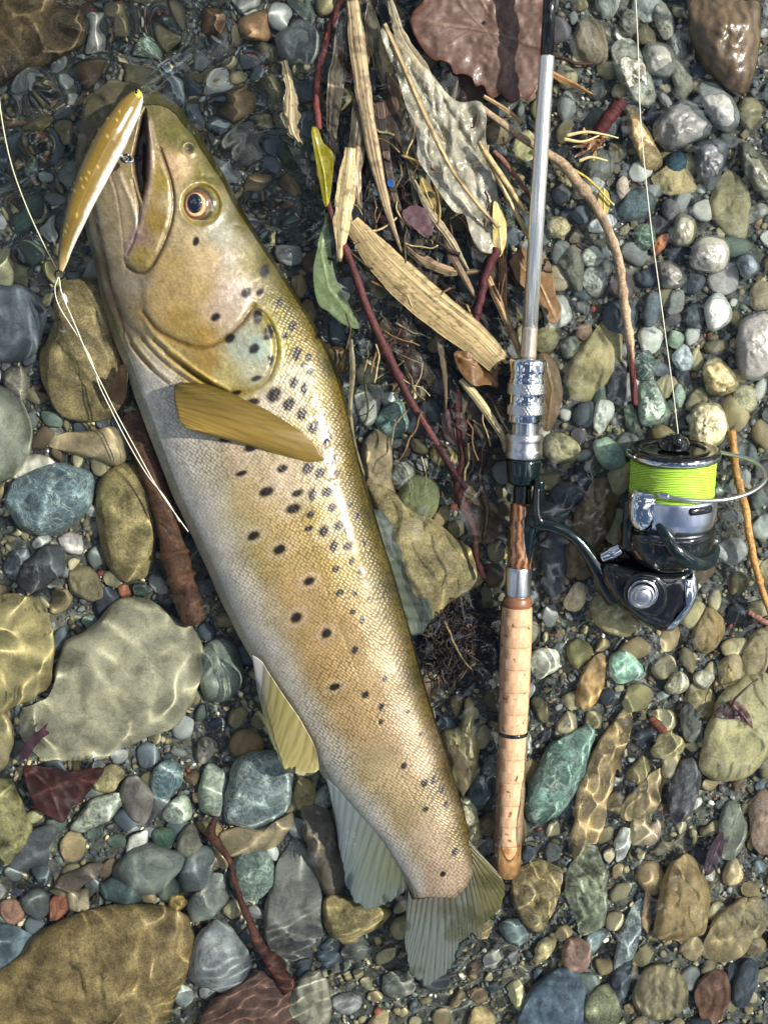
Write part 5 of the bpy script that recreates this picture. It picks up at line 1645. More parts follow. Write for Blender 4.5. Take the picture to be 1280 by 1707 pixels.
rtube('bail_wire', [(1076, 799, SZ + 62), (1088, 799.5, SZ + 72), (1125, 804, SZ + 80), (1180, 805, SZ + 74), (1226, 800, SZ + 52), (1256, 790, SZ + 24), (1263, 780, SZ), (1252, 769, SZ - 24), (1226, 763, SZ - 42), (1180, 760, SZ - 62), (1120, 762, SZ - 74)], 3.4, CHROME2, rotor, 90, 10)
rtube('line_roller', [(1080, 800, SZ + 66), (1092, 800, SZ + 74)], [6, 6], CHROME, rotor, 10, 12)
# gearbox, stem, foot
box = rblob('gearbox', [(1000, 935), (1020, 930), (1060, 934), (1110, 938), (1150, 938), (1160, 958), (1167, 974), (1160, 1000), (1150, 1024), (1134, 1048), (1120, 1059), (1100, 1055), (1070, 1043), (1040, 1020), (1016, 990), (1002, 962)], SZ - 4, 40, 40, BLACK, p=3.6, q=2.4, n=96, K=18)
rblob('side_plate', [(1040, 950), (1062, 940), (1090, 944), (1106, 962), (1110, 985), (1108, 1005), (1088, 1024), (1066, 1014), (1046, 996), (1036, 972)], SZ + 33, 7, 6, DARKMETAL, box, p=8, q=2)
rblob('rear_trim', [(1132, 941), (1156, 940), (1166, 972), (1160, 1000), (1146, 1028), (1122, 1058), (1104, 1054), (1128, 1026), (1142, 996), (1140, 968)], SZ + 6, 30, 26, CHROME, box, p=3, q=2)


def rcap(name, cx, cy, prof, mat, parent, seg=40):
    """turned part facing the sky: prof (height px, radius px)"""
    pr = crisp(prof)
    a = np.linspace(0, 2 * np.pi, seg, endpoint=False)
    v = RL(cx + pr[:, 1][:, None] * np.cos(a), cy + pr[:, 1][:, None] * np.sin(a), np.broadcast_to(pr[:, 0][:, None], (len(pr), seg)))
    return mesh_obj(name, v.reshape(-1, 3), grid_faces(len(pr), seg, True), mat, parent)


cap = rcap('handle_cap', 1066, 976, [(SZ + 38, 31), (SZ + 42, 29), (SZ + 42, 26.5), (SZ + 40, 25.5)], DARKMETAL, box)
rcap('cap_ring', 1066, 976, [(SZ + 38, 25.5), (SZ + 45, 25), (SZ + 45.5, 22), (SZ + 43, 20.5)], CHROME, cap)
rcap('cap_core', 1065, 979, [(SZ + 42, 20.5), (SZ + 49, 19.5), (SZ + 50, 16), (SZ + 47.5, 14.5), (SZ + 53, 13.5), (SZ + 54, 8), (SZ + 54.4, .2)], CHROME2, cap)
rtube('stem', [(884, 868, -6), (900, 872, 2), (925, 877, 6), (950, 889, 8), (970, 908, 8), (990, 936, 8), (1010, 968, 6), (1034, 1000, 2)], [12, 10, 9.5, 10, 12, 15, 21, 24], GREENBLACK, reel, 60, 20)
rtube('foot', [(897, 800, -8), (895, 830, -8), (889, 856, -8), (884, 880, -8), (881, 915, -8), (879, 948, -8)], [9, 9.5, 10, 11, 9, 7], GREENBLACK, reel, 40, 16)
rtube('foot_stem_root', [(893, 812, 0), (893, 845, 2), (898, 866, 4), (912, 874, 5)], [6, 7, 8, 8], DARKMETAL, reel, 30, 14)
rtube('handle_hinge', [(1002, 926, SZ + 4), (1016, 919, SZ + 6), (1032, 910, SZ + 6)], [9, 12, 11], CHROME, reel, 16, 16)
# ------------------------------------------------------------------ leaves, reeds, twigs and other drift
def leaf(name, cat, label, poly, zc, colr_, veins=(), curl=.0012, thick=.0004, n=110, k=22, it=2, star=None, veincol=None, mott=.25, seed=0, group=None, mat=None, fold=None, edge=None, serr=0.0):
    poly = np.asarray(poly, float)
    if serr:
        o = chaikin(poly, 1, 90)
        c0 = o.mean(0)
        a = np.arange(90)
        o = c0 + (o - c0) * (1 + serr * vnoise(a * .55, a * 0., seed))[:, None]
        poly, it = o, 0

    def zf(px_, py_):
        z_ = zc + curl * fbm(px_ / 34, py_ / 34, seed + 3, 3)
        if fold:
            z_ = z_ + fold(px_, py_)
        for ln, wd in veins:
            z_ = z_ + .0005 * np.exp(-(pdist(px_, py_, np.asarray(ln, float)) / wd) ** 2)
        return z_
    v, f, px_, py_, rr = slab(poly, zf, thick, n, k, it, star)
    c_ = np.tile(np.asarray(lin(colr_)) * .75, (len(px_), 1))
    c_ = c_ * (1 + mott * fbm(px_ / 28, py_ / 28, seed + 11, 4) + .15 * fbm(px_ / 6, py_ / 6, seed + 12, 2))[:, None]
    if edge is not None:
        ke = sstep(.82, 1.0, rr)[:, None] * .7
        c_ = c_ * (1 - ke) + lin(edge) * .75 * ke
    for ln, wd in veins:
        kv = np.exp(-(pdist(px_, py_, np.asarray(ln, float)) / (wd * .8)) ** 2)[:, None] * .75
        c_ = c_ * (1 - kv) + lin(veincol or [min(q * 1.35, 255) for q in colr_]) * .75 * kv
    o = mesh_obj(name, v, f, mat or LEAF, col=c_, origin=np.array([*W(*poly.mean(0), zc)[:2], zc]))
    return tag(o, label, cat, group)


def strip(name, cat, label, pts, wid, z, colr_, n=70, m=9, camber=.0007, thick=.0003, frag=.06, seed=0, group=None, streak=.6, twist=0., mat=None):
    """flat blade with fibres: centre line in photo pixels, width profile, height profile"""
    c = spline(pts, n)
    t_ = np.gradient(c, axis=0)
    t_ /= np.linalg.norm(t_, axis=1)[:, None]
    nn = np.stack([-t_[:, 1], t_[:, 0]], 1)
    k_ = np.linspace(0, 1, n)
    w_ = np.interp(k_, np.linspace(0, 1, len(wid)), wid) / 2
    w_ = w_ * (1 + frag * vnoise(k_ * 14, k_ * 0, seed) + .022 * vnoise(k_ * n * .35, k_ * 0, seed + 50))
    m = m * 2 + 3
    u_ = np.linspace(-1, 1, m)
    ends = np.zeros((n, m))
    px_ = c[:, None, 0] + nn[:, None, 0] * w_[:, None] * u_
    py_ = c[:, None, 1] + nn[:, None, 1] * w_[:, None] * u_
    # torn ends: fibres run on unevenly
    ext = 7 * vnoise(np.arange(m) * 1.3, np.zeros(m), seed + 1)
    px_[-1] += t_[-1, 0] * ext
    py_[-1] += t_[-1, 1] * ext
    z_ = np.interp(k_, np.linspace(0, 1, len(z)), z)[:, None] + camber * (1 - u_ ** 2) + twist * u_ * np.sin(k_ * 5)[:, None] + .0003 * vnoise(u_ * 6 + seed, np.zeros(m), 4)
    tp = W(px_, py_, z_)
    bt = tp.copy()
    bt[..., 2] -= thick
    N_ = n * m
    i = np.arange(N_).reshape(n, m)
    border = np.r_[i[0, :], i[1:, -1], i[-1, ::-1][1:], i[::-1, 0][1:-1]]
    side_ = np.stack([border, border + N_, np.roll(border, -1) + N_, np.roll(border, -1)], 1)
    F_ = np.vstack([grid_faces(n, m, flip=True), grid_faces(n, m) + N_, side_])
    base = np.asarray(lin(colr_)) * .62
    base = base * .82 + base.mean() * .18
    fib = 1 + streak * vnoise(u_[None, :] * (m * .22) + seed * 3, k_[:, None] * 1.6, seed + 7) + .5 * streak * fbm(px_ / 20, py_ / 20, seed, 3)
    cc2 = base[None] * fib.reshape(-1, 1)
    spk = (fbm(px_ / 3.2, py_ / 3.2, seed + 90, 2) > .42) | (fbm(px_ / 16, py_ / 16, seed + 91, 3) > .40)
    cc2 = np.clip(cc2, .01, 1) * np.where(spk.ravel(), .52, 1.0)[:, None]
    L_ = np.r_[0, np.cumsum(np.linalg.norm(np.diff(c, axis=0), axis=1))]
    uv_ = np.stack([np.broadcast_to(L_[:, None], (n, m)), w_[:, None] * u_], -1).reshape(-1, 2)
    o = mesh_obj(name, np.concatenate([tp.reshape(-1, 3), bt.reshape(-1, 3)]), F_, mat or REED, col=np.vstack([cc2, cc2]), uv=np.vstack([uv_, uv_]),
                 origin=tp.reshape(-1, 3).mean(0))
    return tag(o, label, cat, group)


def twig(name, cat, label, pts, rad, z, colr_, colr2=None, n=80, seg=12, seed=0, knots=0, group=None, mat=None, split=.5, bark=.05):
    c = spline(pts, n)
    k_ = np.linspace(0, 1, n)
    rr = np.interp(k_, np.linspace(0, 1, len(rad)), rad)
    z_ = np.interp(k_, np.linspace(0, 1, len(z)), z)
    r_ = np.random.default_rng(seed)
    for q in range(knots):
        rr = rr * (1 + .35 * np.exp(-((k_ - r_.uniform(.05, .95)) / .012) ** 2))
    rr = rr * (1 + bark * vnoise(k_ * 22, k_ * 0, seed))
    v, f = tube(W(c[:, 0] + 1.2 * vnoise(k_ * 12, k_ * 0, seed + 4), c[:, 1], z_), rr * P, seg)
    kk = np.repeat(np.r_[0, k_, 1], seg)
    aa = np.tile(np.arange(seg), n + 2)
    c_ = np.tile(np.asarray(lin(colr_)) * .75, (len(kk), 1))
    if colr2 is not None:
        w2 = sstep(split - .04, split + .04, kk + .12 * vnoise(aa * .8, kk * 6, seed))[:, None]
        c_ = c_ * (1 - w2) + np.asarray(lin(colr2)) * .75 * w2
    c_ = c_ * (1 + .35 * vnoise(aa * .9, kk * 40, seed + 2) + .3 * vnoise(aa * .4, kk * 9, seed + 3))[:, None]
    o = mesh_obj(name, v, f, mat or TWIG, col=np.clip(c_, .004, 1), origin=W(*c[n // 2], z_[n // 2]))
    return tag(o, label, cat, group)


MP = [(905, 80), (860, 66), (810, 52), (750, 42), (690, 30)]
leaf('oak_leaf', 'leaf', 'big wet maroon brown lobed leaf under the black rod section', [(682, 35), (688, 18), (705, 2), (722, -30), (800, -50), (908, -50), (912, 60), (908, 110), (896, 150), (880, 172), (868, 160), (858, 172), (842, 166), (836, 154), (822, 166), (812, 158), (806, 140), (792, 146), (786, 128), (770, 122), (756, 126), (750, 106), (734, 100), (722, 102), (706, 86), (692, 64)],
     .0012, (104, 82, 72), [(MP, 2.6), ([(858, 66), (812, 20), (790, -20)], 1.8), ([(810, 52), (770, 10), (750, -30)], 1.6), ([(880, 72), (850, -20)], 1.6), ([(870, 70), (842, 110), (830, 150)], 1.8), ([(845, 62), (790, 100)], 1.4), ([(790, 48), (740, 80)], 1.4), ([(760, 44), (715, 62)], 1.2)],
     .0034, n=160, k=30, it=1, veincol=(132, 108, 92), seed=3, edge=(92, 50, 36))
leaf('brown_leaf_shape', 'leaf', 'torn tan leaf flat under the silver rod section', [(845, 428), (880, 412), (905, 420), (918, 440), (924, 485), (938, 520), (920, 545), (900, 510), (880, 486), (858, 466)], .0005, (130, 100, 66), [([(855, 432), (900, 475), (925, 530)], 2)], .0016, seed=8, serr=.05)
leaf('brown_leaf_shape', 'leaf', 'long tan leaf tucked beside the chrome locking nut', [(896, 585), (918, 590), (934, 625), (938, 660), (930, 695), (914, 722), (902, 715), (898, 650)], -.0012, (128, 100, 66), [([(905, 590), (920, 650), (912, 715)], 2)], .0012, seed=12)
leaf('purple_leaf', 'leaf', 'small dull purple leaf among the grey ovals', [(1172, 1446), (1180, 1412), (1196, 1390), (1207, 1386), (1206, 1420), (1192, 1450), (1176, 1462)], -.0065, (88, 66, 74), [([(1205, 1390), (1178, 1455)], 1.5)], .0008, seed=14)
cl_ = leaf('curled_leaf', 'leaf', 'shrivelled purple brown leaf on the great khaki cobble', [(1186, 1192), (1202, 1172), (1222, 1166), (1240, 1176), (1250, 1192), (1256, 1218), (1244, 1206), (1230, 1198), (1212, 1200)], .0022, (92, 70, 66), [([(1215, 1170), (1235, 1190), (1255, 1215)], 1.6)], .0055, seed=15)
v, f = tube(W(np.array([1218, 1224, 1240, 1262]), np.array([1180, 1165, 1150, 1132]), np.array([.003, .006, .006, .004])), 2.2 * P, 8)
mesh_obj('stalk', v, f, plain('dark_stalk', (.05, .025, .02), .4, noise_scale=300), cl_)
leaf('maroon_leaf', 'leaf', 'dark maroon sunken leaf below the broad pale flat rock', [(36, 1274), (70, 1278), (120, 1284), (174, 1278), (166, 1300), (150, 1316), (140, 1336), (120, 1344), (106, 1372), (82, 1362), (58, 1346), (46, 1312)], -.0225, (78, 42, 36), [([(44, 1280), (80, 1310), (104, 1364)], 2), ([(78, 1308), (130, 1296), (164, 1284)], 1.6)], .0026, seed=17, serr=.04)
leaf('maroon_leaf', 'leaf', 'ragged purple leaf scrap on the corner of the broad flat rock', [(28, 1272), (40, 1240), (58, 1222), (84, 1203), (74, 1218), (88, 1222), (66, 1234), (48, 1262)], -.0195, (74, 40, 52), (), .0015, seed=18)
leaf('brown_leaf_shape', 'leaf', 'dark brown scrap standing in for a shadow over the pear shaped stone', [(164, 626), (178, 640), (192, 630), (198, 612), (208, 604), (214, 622), (212, 650), (206, 676), (192, 672), (178, 656)], -.0038, (72, 46, 16), (), .001, seed=19, serr=.03)  # dark sheet put in where a shadow falls on the stone
leaf('green_leaf', 'leaf', 'olive green leaf blade standing beside the pale reeds', [(517, 210), (530, 212), (538, 238), (548, 246), (557, 256), (555, 290), (549, 340), (541, 348), (534, 310), (524, 255)], .0040, (122, 116, 14), [([(522, 214), (540, 290), (546, 344)], 1.6)], .0022, seed=21)
leaf('green_leaf', 'leaf', 'pale green willow leaf drowned beside the trout shoulder', [(546, 340), (532, 395), (521, 450), (524, 490), (532, 512), (548, 520), (562, 536), (585, 548), (606, 550), (596, 525), (572, 492), (556, 455), (550, 400)], -.0045, (156, 168, 116), [([(544, 350), (535, 420), (548, 480), (600, 546)], 2.2)], .002, seed=22)
leaf('yellow_leaf', 'leaf', 'small yellow oval leaf by the forked straw stem', [(1005, 312), (1014, 320), (1017, 340), (1012, 358), (1003, 362), (996, 345), (996, 324)], .0008, (180, 164, 88), [([(1006, 314), (1006, 360)], 1.2)], .0008, seed=23, it=2)
twig('straw_stem', 'stem', 'thin yellow straw stem leading to the small oval leaf', [(950, 280), (968, 290), (985, 303), (1004, 322), (1022, 342)], [2.5, 2.2, 1.6], [.002, .0035, .003], (196, 176, 92), n=30, seed=2)
leaf('brown_leaf_shape', 'leaf', 'curled rusty brown leaf at the torn end of the broad reed', [(752, 585), (780, 584), (812, 596), (838, 612), (828, 622), (832, 648), (812, 640), (790, 646), (766, 622)], .0032, (112, 82, 50), [([(756, 590), (800, 612), (830, 640)], 2)], .0045, seed=24)
leaf('yellow_leaf', 'leaf', 'dull yellow leaf showing from under the plastic film', [(698, 292), (712, 300), (732, 335), (734, 368), (720, 372), (702, 340)], .0005, (140, 122, 66), [([(702, 300), (728, 366)], 1.5)], .001, seed=25)
leaf('brown_leaf_shape', 'leaf', 'crumbling purple brown leaf beside the blue scrap', [(668, 352), (690, 340), (712, 348), (726, 366), (722, 392), (706, 396), (690, 380), (676, 372)], .0015, (96, 72, 76), (), .002, seed=26, serr=.06)
leaf('brown_leaf_shape', 'leaf', 'brown drowned leaf above the rusty twig chain', [(735, 690), (752, 676), (772, 684), (780, 712), (772, 736), (752, 742), (738, 724)], -.006, (98, 70, 62), [([(750, 678), (762, 738)], 1.5)], .002, seed=27, serr=.04)
leaf('cream_leaf', 'leaf', 'cream folded leaf hanging below the plastic film', [(822, 330), (836, 345), (846, 380), (842, 412), (832, 432), (822, 415), (820, 370)], .0045, (214, 192, 122), [([(828, 335), (836, 425)], 1.6)], .003, seed=28)
leaf('blue_scrap', 'litter', 'tiny bright blue scrap caught among the reeds', [(644, 300), (652, 297), (658, 306), (654, 314), (646, 311)], .0025, (30, 78, 140), (), .0006, n=24, k=5, seed=29)

# translucent crumpled film
FILM, t, b = new_mat('crumpled_film')
tc = t.nodes.new('ShaderNodeTexCoord')
n1 = node(t, 'ShaderNodeTexNoise', Scale=34, Detail=5, Roughness=.6, Distortion=1.2)
t.links.new(tc.outputs['Object'], n1.inputs['Vector'])
b.inputs['Base Color'].default_value = (.70, .68, .56, 1)
b.inputs['Roughness'].default_value = .12
b.inputs['Coat Weight'].default_value = .8
b.inputs['Coat Roughness'].default_value = .08
bump(t, n1.outputs['Fac'], .5, .006, b)
tr = t.nodes.new('ShaderNodeBsdfTransparent')
tr.inputs[0].default_value = (.94, .92, .84, 1)
mx = t.nodes.new('ShaderNodeMixShader')
t.links.new(ramp(t, [(.35, (.10,) * 3), (.66, (.42,) * 3)], n1.outputs['Fac']).outputs[0], mx.inputs[0])
t.links.new(tr.outputs[0], mx.inputs[1])
t.links.new(b.outputs[0], mx.inputs[2])
t.links.new(mx.outputs[0], t.nodes['Material Output'].inputs[0])
fp = [(632, 46), (652, 52), (690, 96), (716, 118), (748, 160), (768, 172), (800, 166), (812, 190), (808, 230), (818, 262), (826, 300), (832, 340), (820, 350), (834, 372), (838, 412), (822, 424), (800, 420), (784, 392), (776, 356), (758, 356), (738, 330), (716, 296), (694, 264), (696, 232), (680, 190), (660, 120), (640, 76)]
leaf('plastic_film', 'litter', 'crumpled wet translucent film among the reeds beside the rod', fp, .0045, (190, 186, 160), (), .003, .00025, n=200, k=46, it=1, star=(745, 235), seed=30, mat=FILM,
     fold=lambda a, b_: .0045 * (np.abs(fbm((a * .9 - b_ * .5) / 26, (a * .5 + b_ * .9) / 95, 71, 2)) + .7 * np.abs(fbm(a / 16, b_ / 30, 72, 2)) - .4))

RG = 'dead reed blades in the drift'
strip('reed_blade', 'reed', 'broad tan reed blade with torn end, the widest of the drift', [(586, 370), (630, 425), (680, 475), (735, 522), (790, 565), (832, 606)], [26, 52, 62, 58, 56, 40], [.002, .0035, .003, .0045, .004], (184, 158, 100), 90, 15, .002, seed=1, frag=.03, group=RG)
strip('reed_blade', 'reed', 'long straw blade running down past the blue scrap', [(588, 0), (598, 90), (610, 180), (626, 270), (646, 350), (668, 418)], [24, 28, 26, 22, 14, 4], [.001, .002, .003, .003, .003], (186, 160, 112), 90, 9, .0012, seed=2, group=RG)
strip('reed_blade', 'reed', 'blurred drowned blade beside the red stem top', [(575, 10), (566, 90), (556, 180), (552, 260)], [18, 26, 24, 10], [-.008, -.006, -.005], (150, 128, 98), 60, 9, seed=3, group=RG)
strip('reed_blade', 'reed', 'split pale yellow blade below the olive green leaf', [(584, 246), (578, 310), (571, 370), (566, 432)], [16, 34, 30, 8], [.003, .004, .0035, .002], (222, 196, 132), 70, 11, .0014, seed=4, frag=.15, group=RG)
strip('reed_blade', 'reed', 'straw lying diagonally over the plastic film', [(640, 40), (672, 110), (712, 200), (752, 280), (800, 345), (832, 380)], [9, 10, 8, 7], [.003, .011, .0125, .012, .009], (196, 168, 112), 70, 5, .0012, seed=5, group=RG)
strip('reed_blade', 'reed', 'yellow straw bent past the film towards the silver rod', [(798, 236), (832, 300), (860, 356), (880, 395), (887, 430)], [9, 9, 8, 6], [.011, .010, .007, .005], (206, 176, 106), 60, 5, .0014, seed=6, group=RG)
strip('reed_blade', 'reed', 'short thick straw beside the bent yellow one', [(806, 250), (830, 285), (852, 318), (874, 352)], [10, 10, 8], [.0125, .011, .009], (204, 172, 104), 40, 5, .0014, seed=7, group=RG)
strip('reed_blade', 'reed', 'pale straw ending at the chrome collar', [(768, 632), (795, 664), (820, 700), (838, 730), (842, 750)], [12, 16, 12, 8], [.001, .003, .004], (208, 190, 130), 50, 7, .0014, seed=8, group=RG)
strip('reed_blade', 'reed', 'brown straw slanting to the top of the locking nut', [(812, 462), (832, 505), (850, 548), (868, 592)], [12, 13, 11], [.002, .003, .004], (178, 142, 86), 50, 7, .0014, seed=9, group=RG)
strip('reed_blade', 'reed', 'dark tan upright straw behind the slanting brown one', [(836, 410), (838, 450), (838, 490), (842, 525)], [13, 14, 10], [-.001, .001, 0], (142, 104, 60), 40, 7, seed=10, group=RG)
strip('reed_blade', 'reed', 'short straw under the edge of the maroon leaf', [(806, 160), (826, 172), (850, 188), (868, 204)], [6, 8, 7], [.007, .007, .006], (184, 152, 94), 30, 5, seed=11, group=RG)
strip('reed_blade', 'reed', 'drowned pale strip between the film and long blade', [(612, 20), (640, 110), (668, 200), (690, 290), (700, 380)], [24, 30, 26, 18, 10], [-.004, -.004, -.003, -.003], (146, 128, 92), 70, 9, seed=12, group=RG)
strip('reed_blade', 'reed', 'wet dark strip beneath the long straw blade', [(632, 170), (640, 240), (652, 310), (680, 400)], [18, 20, 16, 8], [-.002, -.001, -.001], (96, 74, 56), 60, 7, seed=13, group=RG)
strip('reed_blade', 'reed', 'wispy strip pointing at the broad reed blade', [(735, 370), (752, 420), (778, 470), (800, 510)], [10, 16, 12, 5], [0, .001, 0], (138, 112, 78), 50, 7, seed=14, group=RG)
strip('reed_blade', 'reed', 'tattered strip in front of the snout ripples', [(474, 100), (484, 150), (486, 210), (500, 240)], [12, 14, 30, 8], [-.004, -.002, -.001], (186, 166, 118), 50, 7, seed=15, frag=.3, group=RG)
strip('reed_blade', 'reed', 'thin pale root strip along the trout back', [(585, 565), (588, 620), (584, 680), (590, 735), (606, 790)], [6, 9, 7, 6, 4], [-.003, -.002, -.002], (198, 172, 120), 60, 5, seed=16, group=RG)
strip('reed_blade', 'reed', 'forked stick of straw below the broad reed', [(728, 555), (738, 600), (742, 650), (742, 690)], [8, 10, 7, 4], [-.002, -.002, -.003], (166, 136, 88), 40, 5, seed=17, group=RG)
strip('reed_blade', 'reed', 'straw flake beside the thin dark twig stub', [(918, 122), (936, 132), (958, 142), (988, 158)], [10, 12, 8, 4], [.002, .002, .001], (176, 130, 62), 30, 5, seed=18, group=RG)
strip('reed_blade', 'reed', 'wide faded blade behind the split pale one', [(606, 120), (600, 200), (592, 280), (600, 350)], [14, 30, 26, 10], [-.002, 0, 0], (166, 142, 104), 70, 11, seed=31, frag=.12, group=RG)
strip('reed_blade', 'reed', 'faded crossing blade beneath the broad reed', [(660, 395), (700, 430), (752, 452), (800, 452)], [8, 18, 16, 6], [-.001, 0, 0], (150, 124, 86), 60, 9, seed=32, frag=.15, group=RG)
strip('reed_blade', 'reed', 'narrow bleached blade along the lower edge of the film', [(690, 300), (716, 350), (752, 400), (780, 450)], [5, 12, 12, 4], [.001, .002, .002], (196, 176, 132), 60, 9, seed=33, frag=.12, group=RG)
strip('reed_blade', 'reed', 'bleached blade rising beside the maroon oak leaf', [(650, 0), (668, 60), (700, 110), (742, 168)], [10, 20, 22, 8], [.001, .003, .004], (172, 158, 122), 60, 9, seed=34, frag=.15, group=RG)
twig('straw_stem', 'stem', 'long brown straw stem running up past the bail wire', [(1219, 718), (1226, 780), (1240, 840), (1250, 900), (1264, 965), (1290, 1040)], [6.5, 6.5, 6, 5.5], [.001, .0015, .002, .001], (178, 134, 76), n=90, seed=3, knots=3)
twig('straw_stem', 'stem', 'hair thin straw over the dark weed clump', [(742, 1036), (752, 1062), (766, 1090), (784, 1116)], [1.8, 1.8, 1.2], [-.008, -.008, -.010], (188, 162, 108), n=30, seed=4)
TG = 'twigs in the drift'
twig('twig', 'twig', 'long maroon stem crossing the drift below the broad reed', [(546, 336), (562, 385), (585, 440), (615, 520), (650, 600), (680, 660), (706, 705), (742, 762), (775, 815)], [5, 6, 6.5, 7, 7, 6.5, 6, 4], [.001, .0015, .002, .0015, 0, -.002, -.006], (88, 46, 44), n=120, seed=11, knots=3, group=TG)
twig('twig', 'twig', 'blurred red stem drowned above the olive green leaf', [(572, -10), (552, 40), (536, 100), (527, 160), (530, 215)], [5, 6, 6, 6], [-.005, -.003, -.001], (104, 48, 42), n=60, seed=12, group=TG)
twig('twig', 'twig', 'short thick dark red stem behind the broad reed', [(828, 415), (812, 450), (802, 490), (790, 545)], [9, 7.5, 7, 6], [.003, .002, .001], (76, 34, 38), n=50, seed=13, knots=3, group=TG)
twig('twig', 'twig', 'cream barked branch with maroon end beside the rod', [(800, 178), (836, 205), (868, 228), (905, 252), (940, 276), (966, 308), (992, 344), (1016, 388), (1032, 440), (1040, 500), (1048, 560), (1052, 610), (1058, 675)], [5, 6, 6, 7, 9.5, 8, 7, 7, 7, 6.5, 6, 5.5, 5], [.004, .005, .005, .005, .006, .0055, .005, .004, .003, .002, .001], (176, 152, 122), (88, 38, 36), n=160, seed=14, knots=7, group=TG, split=.80, bark=.09)
twig('driftwood_stick', 'stick', 'thick barked stick sunk beside the trout belly', [(222, 690), (240, 745), (258, 800), (276, 860), (292, 920), (304, 968), (326, 1036)], [16, 19, 19, 20, 21, 23, 19], [-.026, -.024, -.020, -.016], (116, 80, 58), n=110, seg=20, seed=15, knots=2, bark=.07)
twig('twig', 'twig', 'knotted reddish root below the curved tan pebble', [(358, 1362), (352, 1390), (372, 1418), (388, 1448), (398, 1490), (412, 1530), (432, 1572), (462, 1612), (482, 1650)], [4, 9, 6, 5, 5.5, 7, 12, 15, 13], [-.022, -.020, -.020, -.020, -.022], (96, 56, 44), n=130, seg=16, seed=16, knots=5, group=TG, bark=.12)
twig('twig', 'twig', 'thin dark twig stub poking out from the black rod section', [(918, 92), (940, 98), (962, 106), (986, 106)], [3.4, 3, 2.6], [.004, .005, .004], (64, 38, 32), n=30, seed=17, group=TG)
twig('twig', 'twig', 'stubby maroon stem end above the husk', [(1036, 168), (1020, 188), (1002, 212), (990, 228)], [11, 12, 12, 9], [.006, .005, .003], (74, 24, 28), n=40, seg=16, seed=18, group=TG)
twig('twig', 'twig', 'thin brown twig under the bent yellow straw', [(822, 252), (842, 272), (862, 298), (886, 330)], [4, 4.5, 4, 3], [.006, .006, .005], (128, 86, 70), n=40, seed=19, knots=2, group=TG)
twig('twig', 'twig', 'black wiry twig beneath the plastic film', [(726, 402), (738, 410), (752, 420), (766, 424)], [4, 3, 3, 4], [.002, .003, .002], (34, 26, 24), n=30, seed=20, group=TG)
twig('twig', 'twig', 'rusty twig chain sinking beside the wooden seat', [(764, 650), (762, 700), (770, 760), (764, 815), (776, 850), (790, 885), (794, 930), (806, 965)], [6, 5, 6, 8, 6, 8, 5, 4], [-.003, -.006, -.007, -.006, -.006], (92, 46, 36), n=110, seed=21, knots=8, group=TG, bark=.35)
twig('twig', 'twig', 'crooked dark twig beside the rusty chain', [(806, 700), (812, 752), (800, 800), (812, 850), (806, 900)], [5, 4, 5, 4], [-.006, -.008, -.008], (52, 38, 26), n=70, seed=22, knots=4, group=TG, bark=.3)
twig('bark_chip', 'bark', 'rust red bark chip above the cream lozenge', [(1082, 1196), (1094, 1207), (1106, 1220)], [6, 9, 7], [.0008, .001, 0], (88, 48, 30), n=24, seg=12, seed=23)
twig('twig', 'twig', 'pinkish stem bit beside the long straw stem', [(1246, 1020), (1262, 1030), (1284, 1042)], [4.5, 5, 4], [.0005, .001, .0005], (140, 98, 84), n=24, seed=24, group=TG)

# dried flower husk: a knot of stiff bracts
husk = empty('seed_husk', W(985, 240, .002))
tag(husk, 'ragged brown dried husk with pale straw wisps above the cream barked branch', 'husk')
hr = np.random.default_rng(5)
for k_ in range(17):
    an = hr.uniform(0, 6.28)
    ln, wd = hr.uniform(18, 36), hr.uniform(6, 12)
    cx, cy = 988 + hr.normal(0, 11), 242 + hr.normal(0, 8)
    q = np.array([(0, 0), (.3, .5), (.7, .42), (1, 0), (.7, -.42), (.3, -.5)]) * [ln, wd]
    q = np.stack([cx + q[:, 0] * math.cos(an) - q[:, 1] * math.sin(an), cy + (q[:, 0] * math.sin(an) + q[:, 1] * math.cos(an)) * .7], 1)
    zz0 = .003 + .004 * hr.random()
    ups = hr.uniform(-.2, .35)
    v, f, px_, py_, rr = slab(q, lambda a, b_: zz0 + ups * P * ((a - cx) * math.cos(an) + (b_ - cy) * math.sin(an)) + .0008 * fbm(a / 6, b_ / 6, k_, 2), .0004, 30, 6)
    cb_ = lin([(96, 66, 40), (132, 92, 54), (64, 38, 30), (166, 132, 80)][k_ % 4]) * .75
    mesh_obj('bract', v, f, LEAF, husk, col=np.tile(cb_, (len(v), 1)) * (1 + .3 * fbm(px_ / 5, py_ / 5, k_))[:, None])
for pts_ in ([(944, 226), (975, 220), (1005, 224), (1030, 230)], [(940, 232), (970, 236), (998, 226)], [(965, 268), (985, 262), (1012, 268)]):
    p_ = spline(pts_, 24)
    v, f = tube(W(p_[:, 0], p_[:, 1], .0085 + .001 * np.sin(np.linspace(0, 3, 24))), np.linspace(3, 1.2, 24) * P, 7)
    mesh_obj('straw_wisp', v, f, plain('pale_straw', (.52, .43, .22), .5, noise_scale=300), husk)

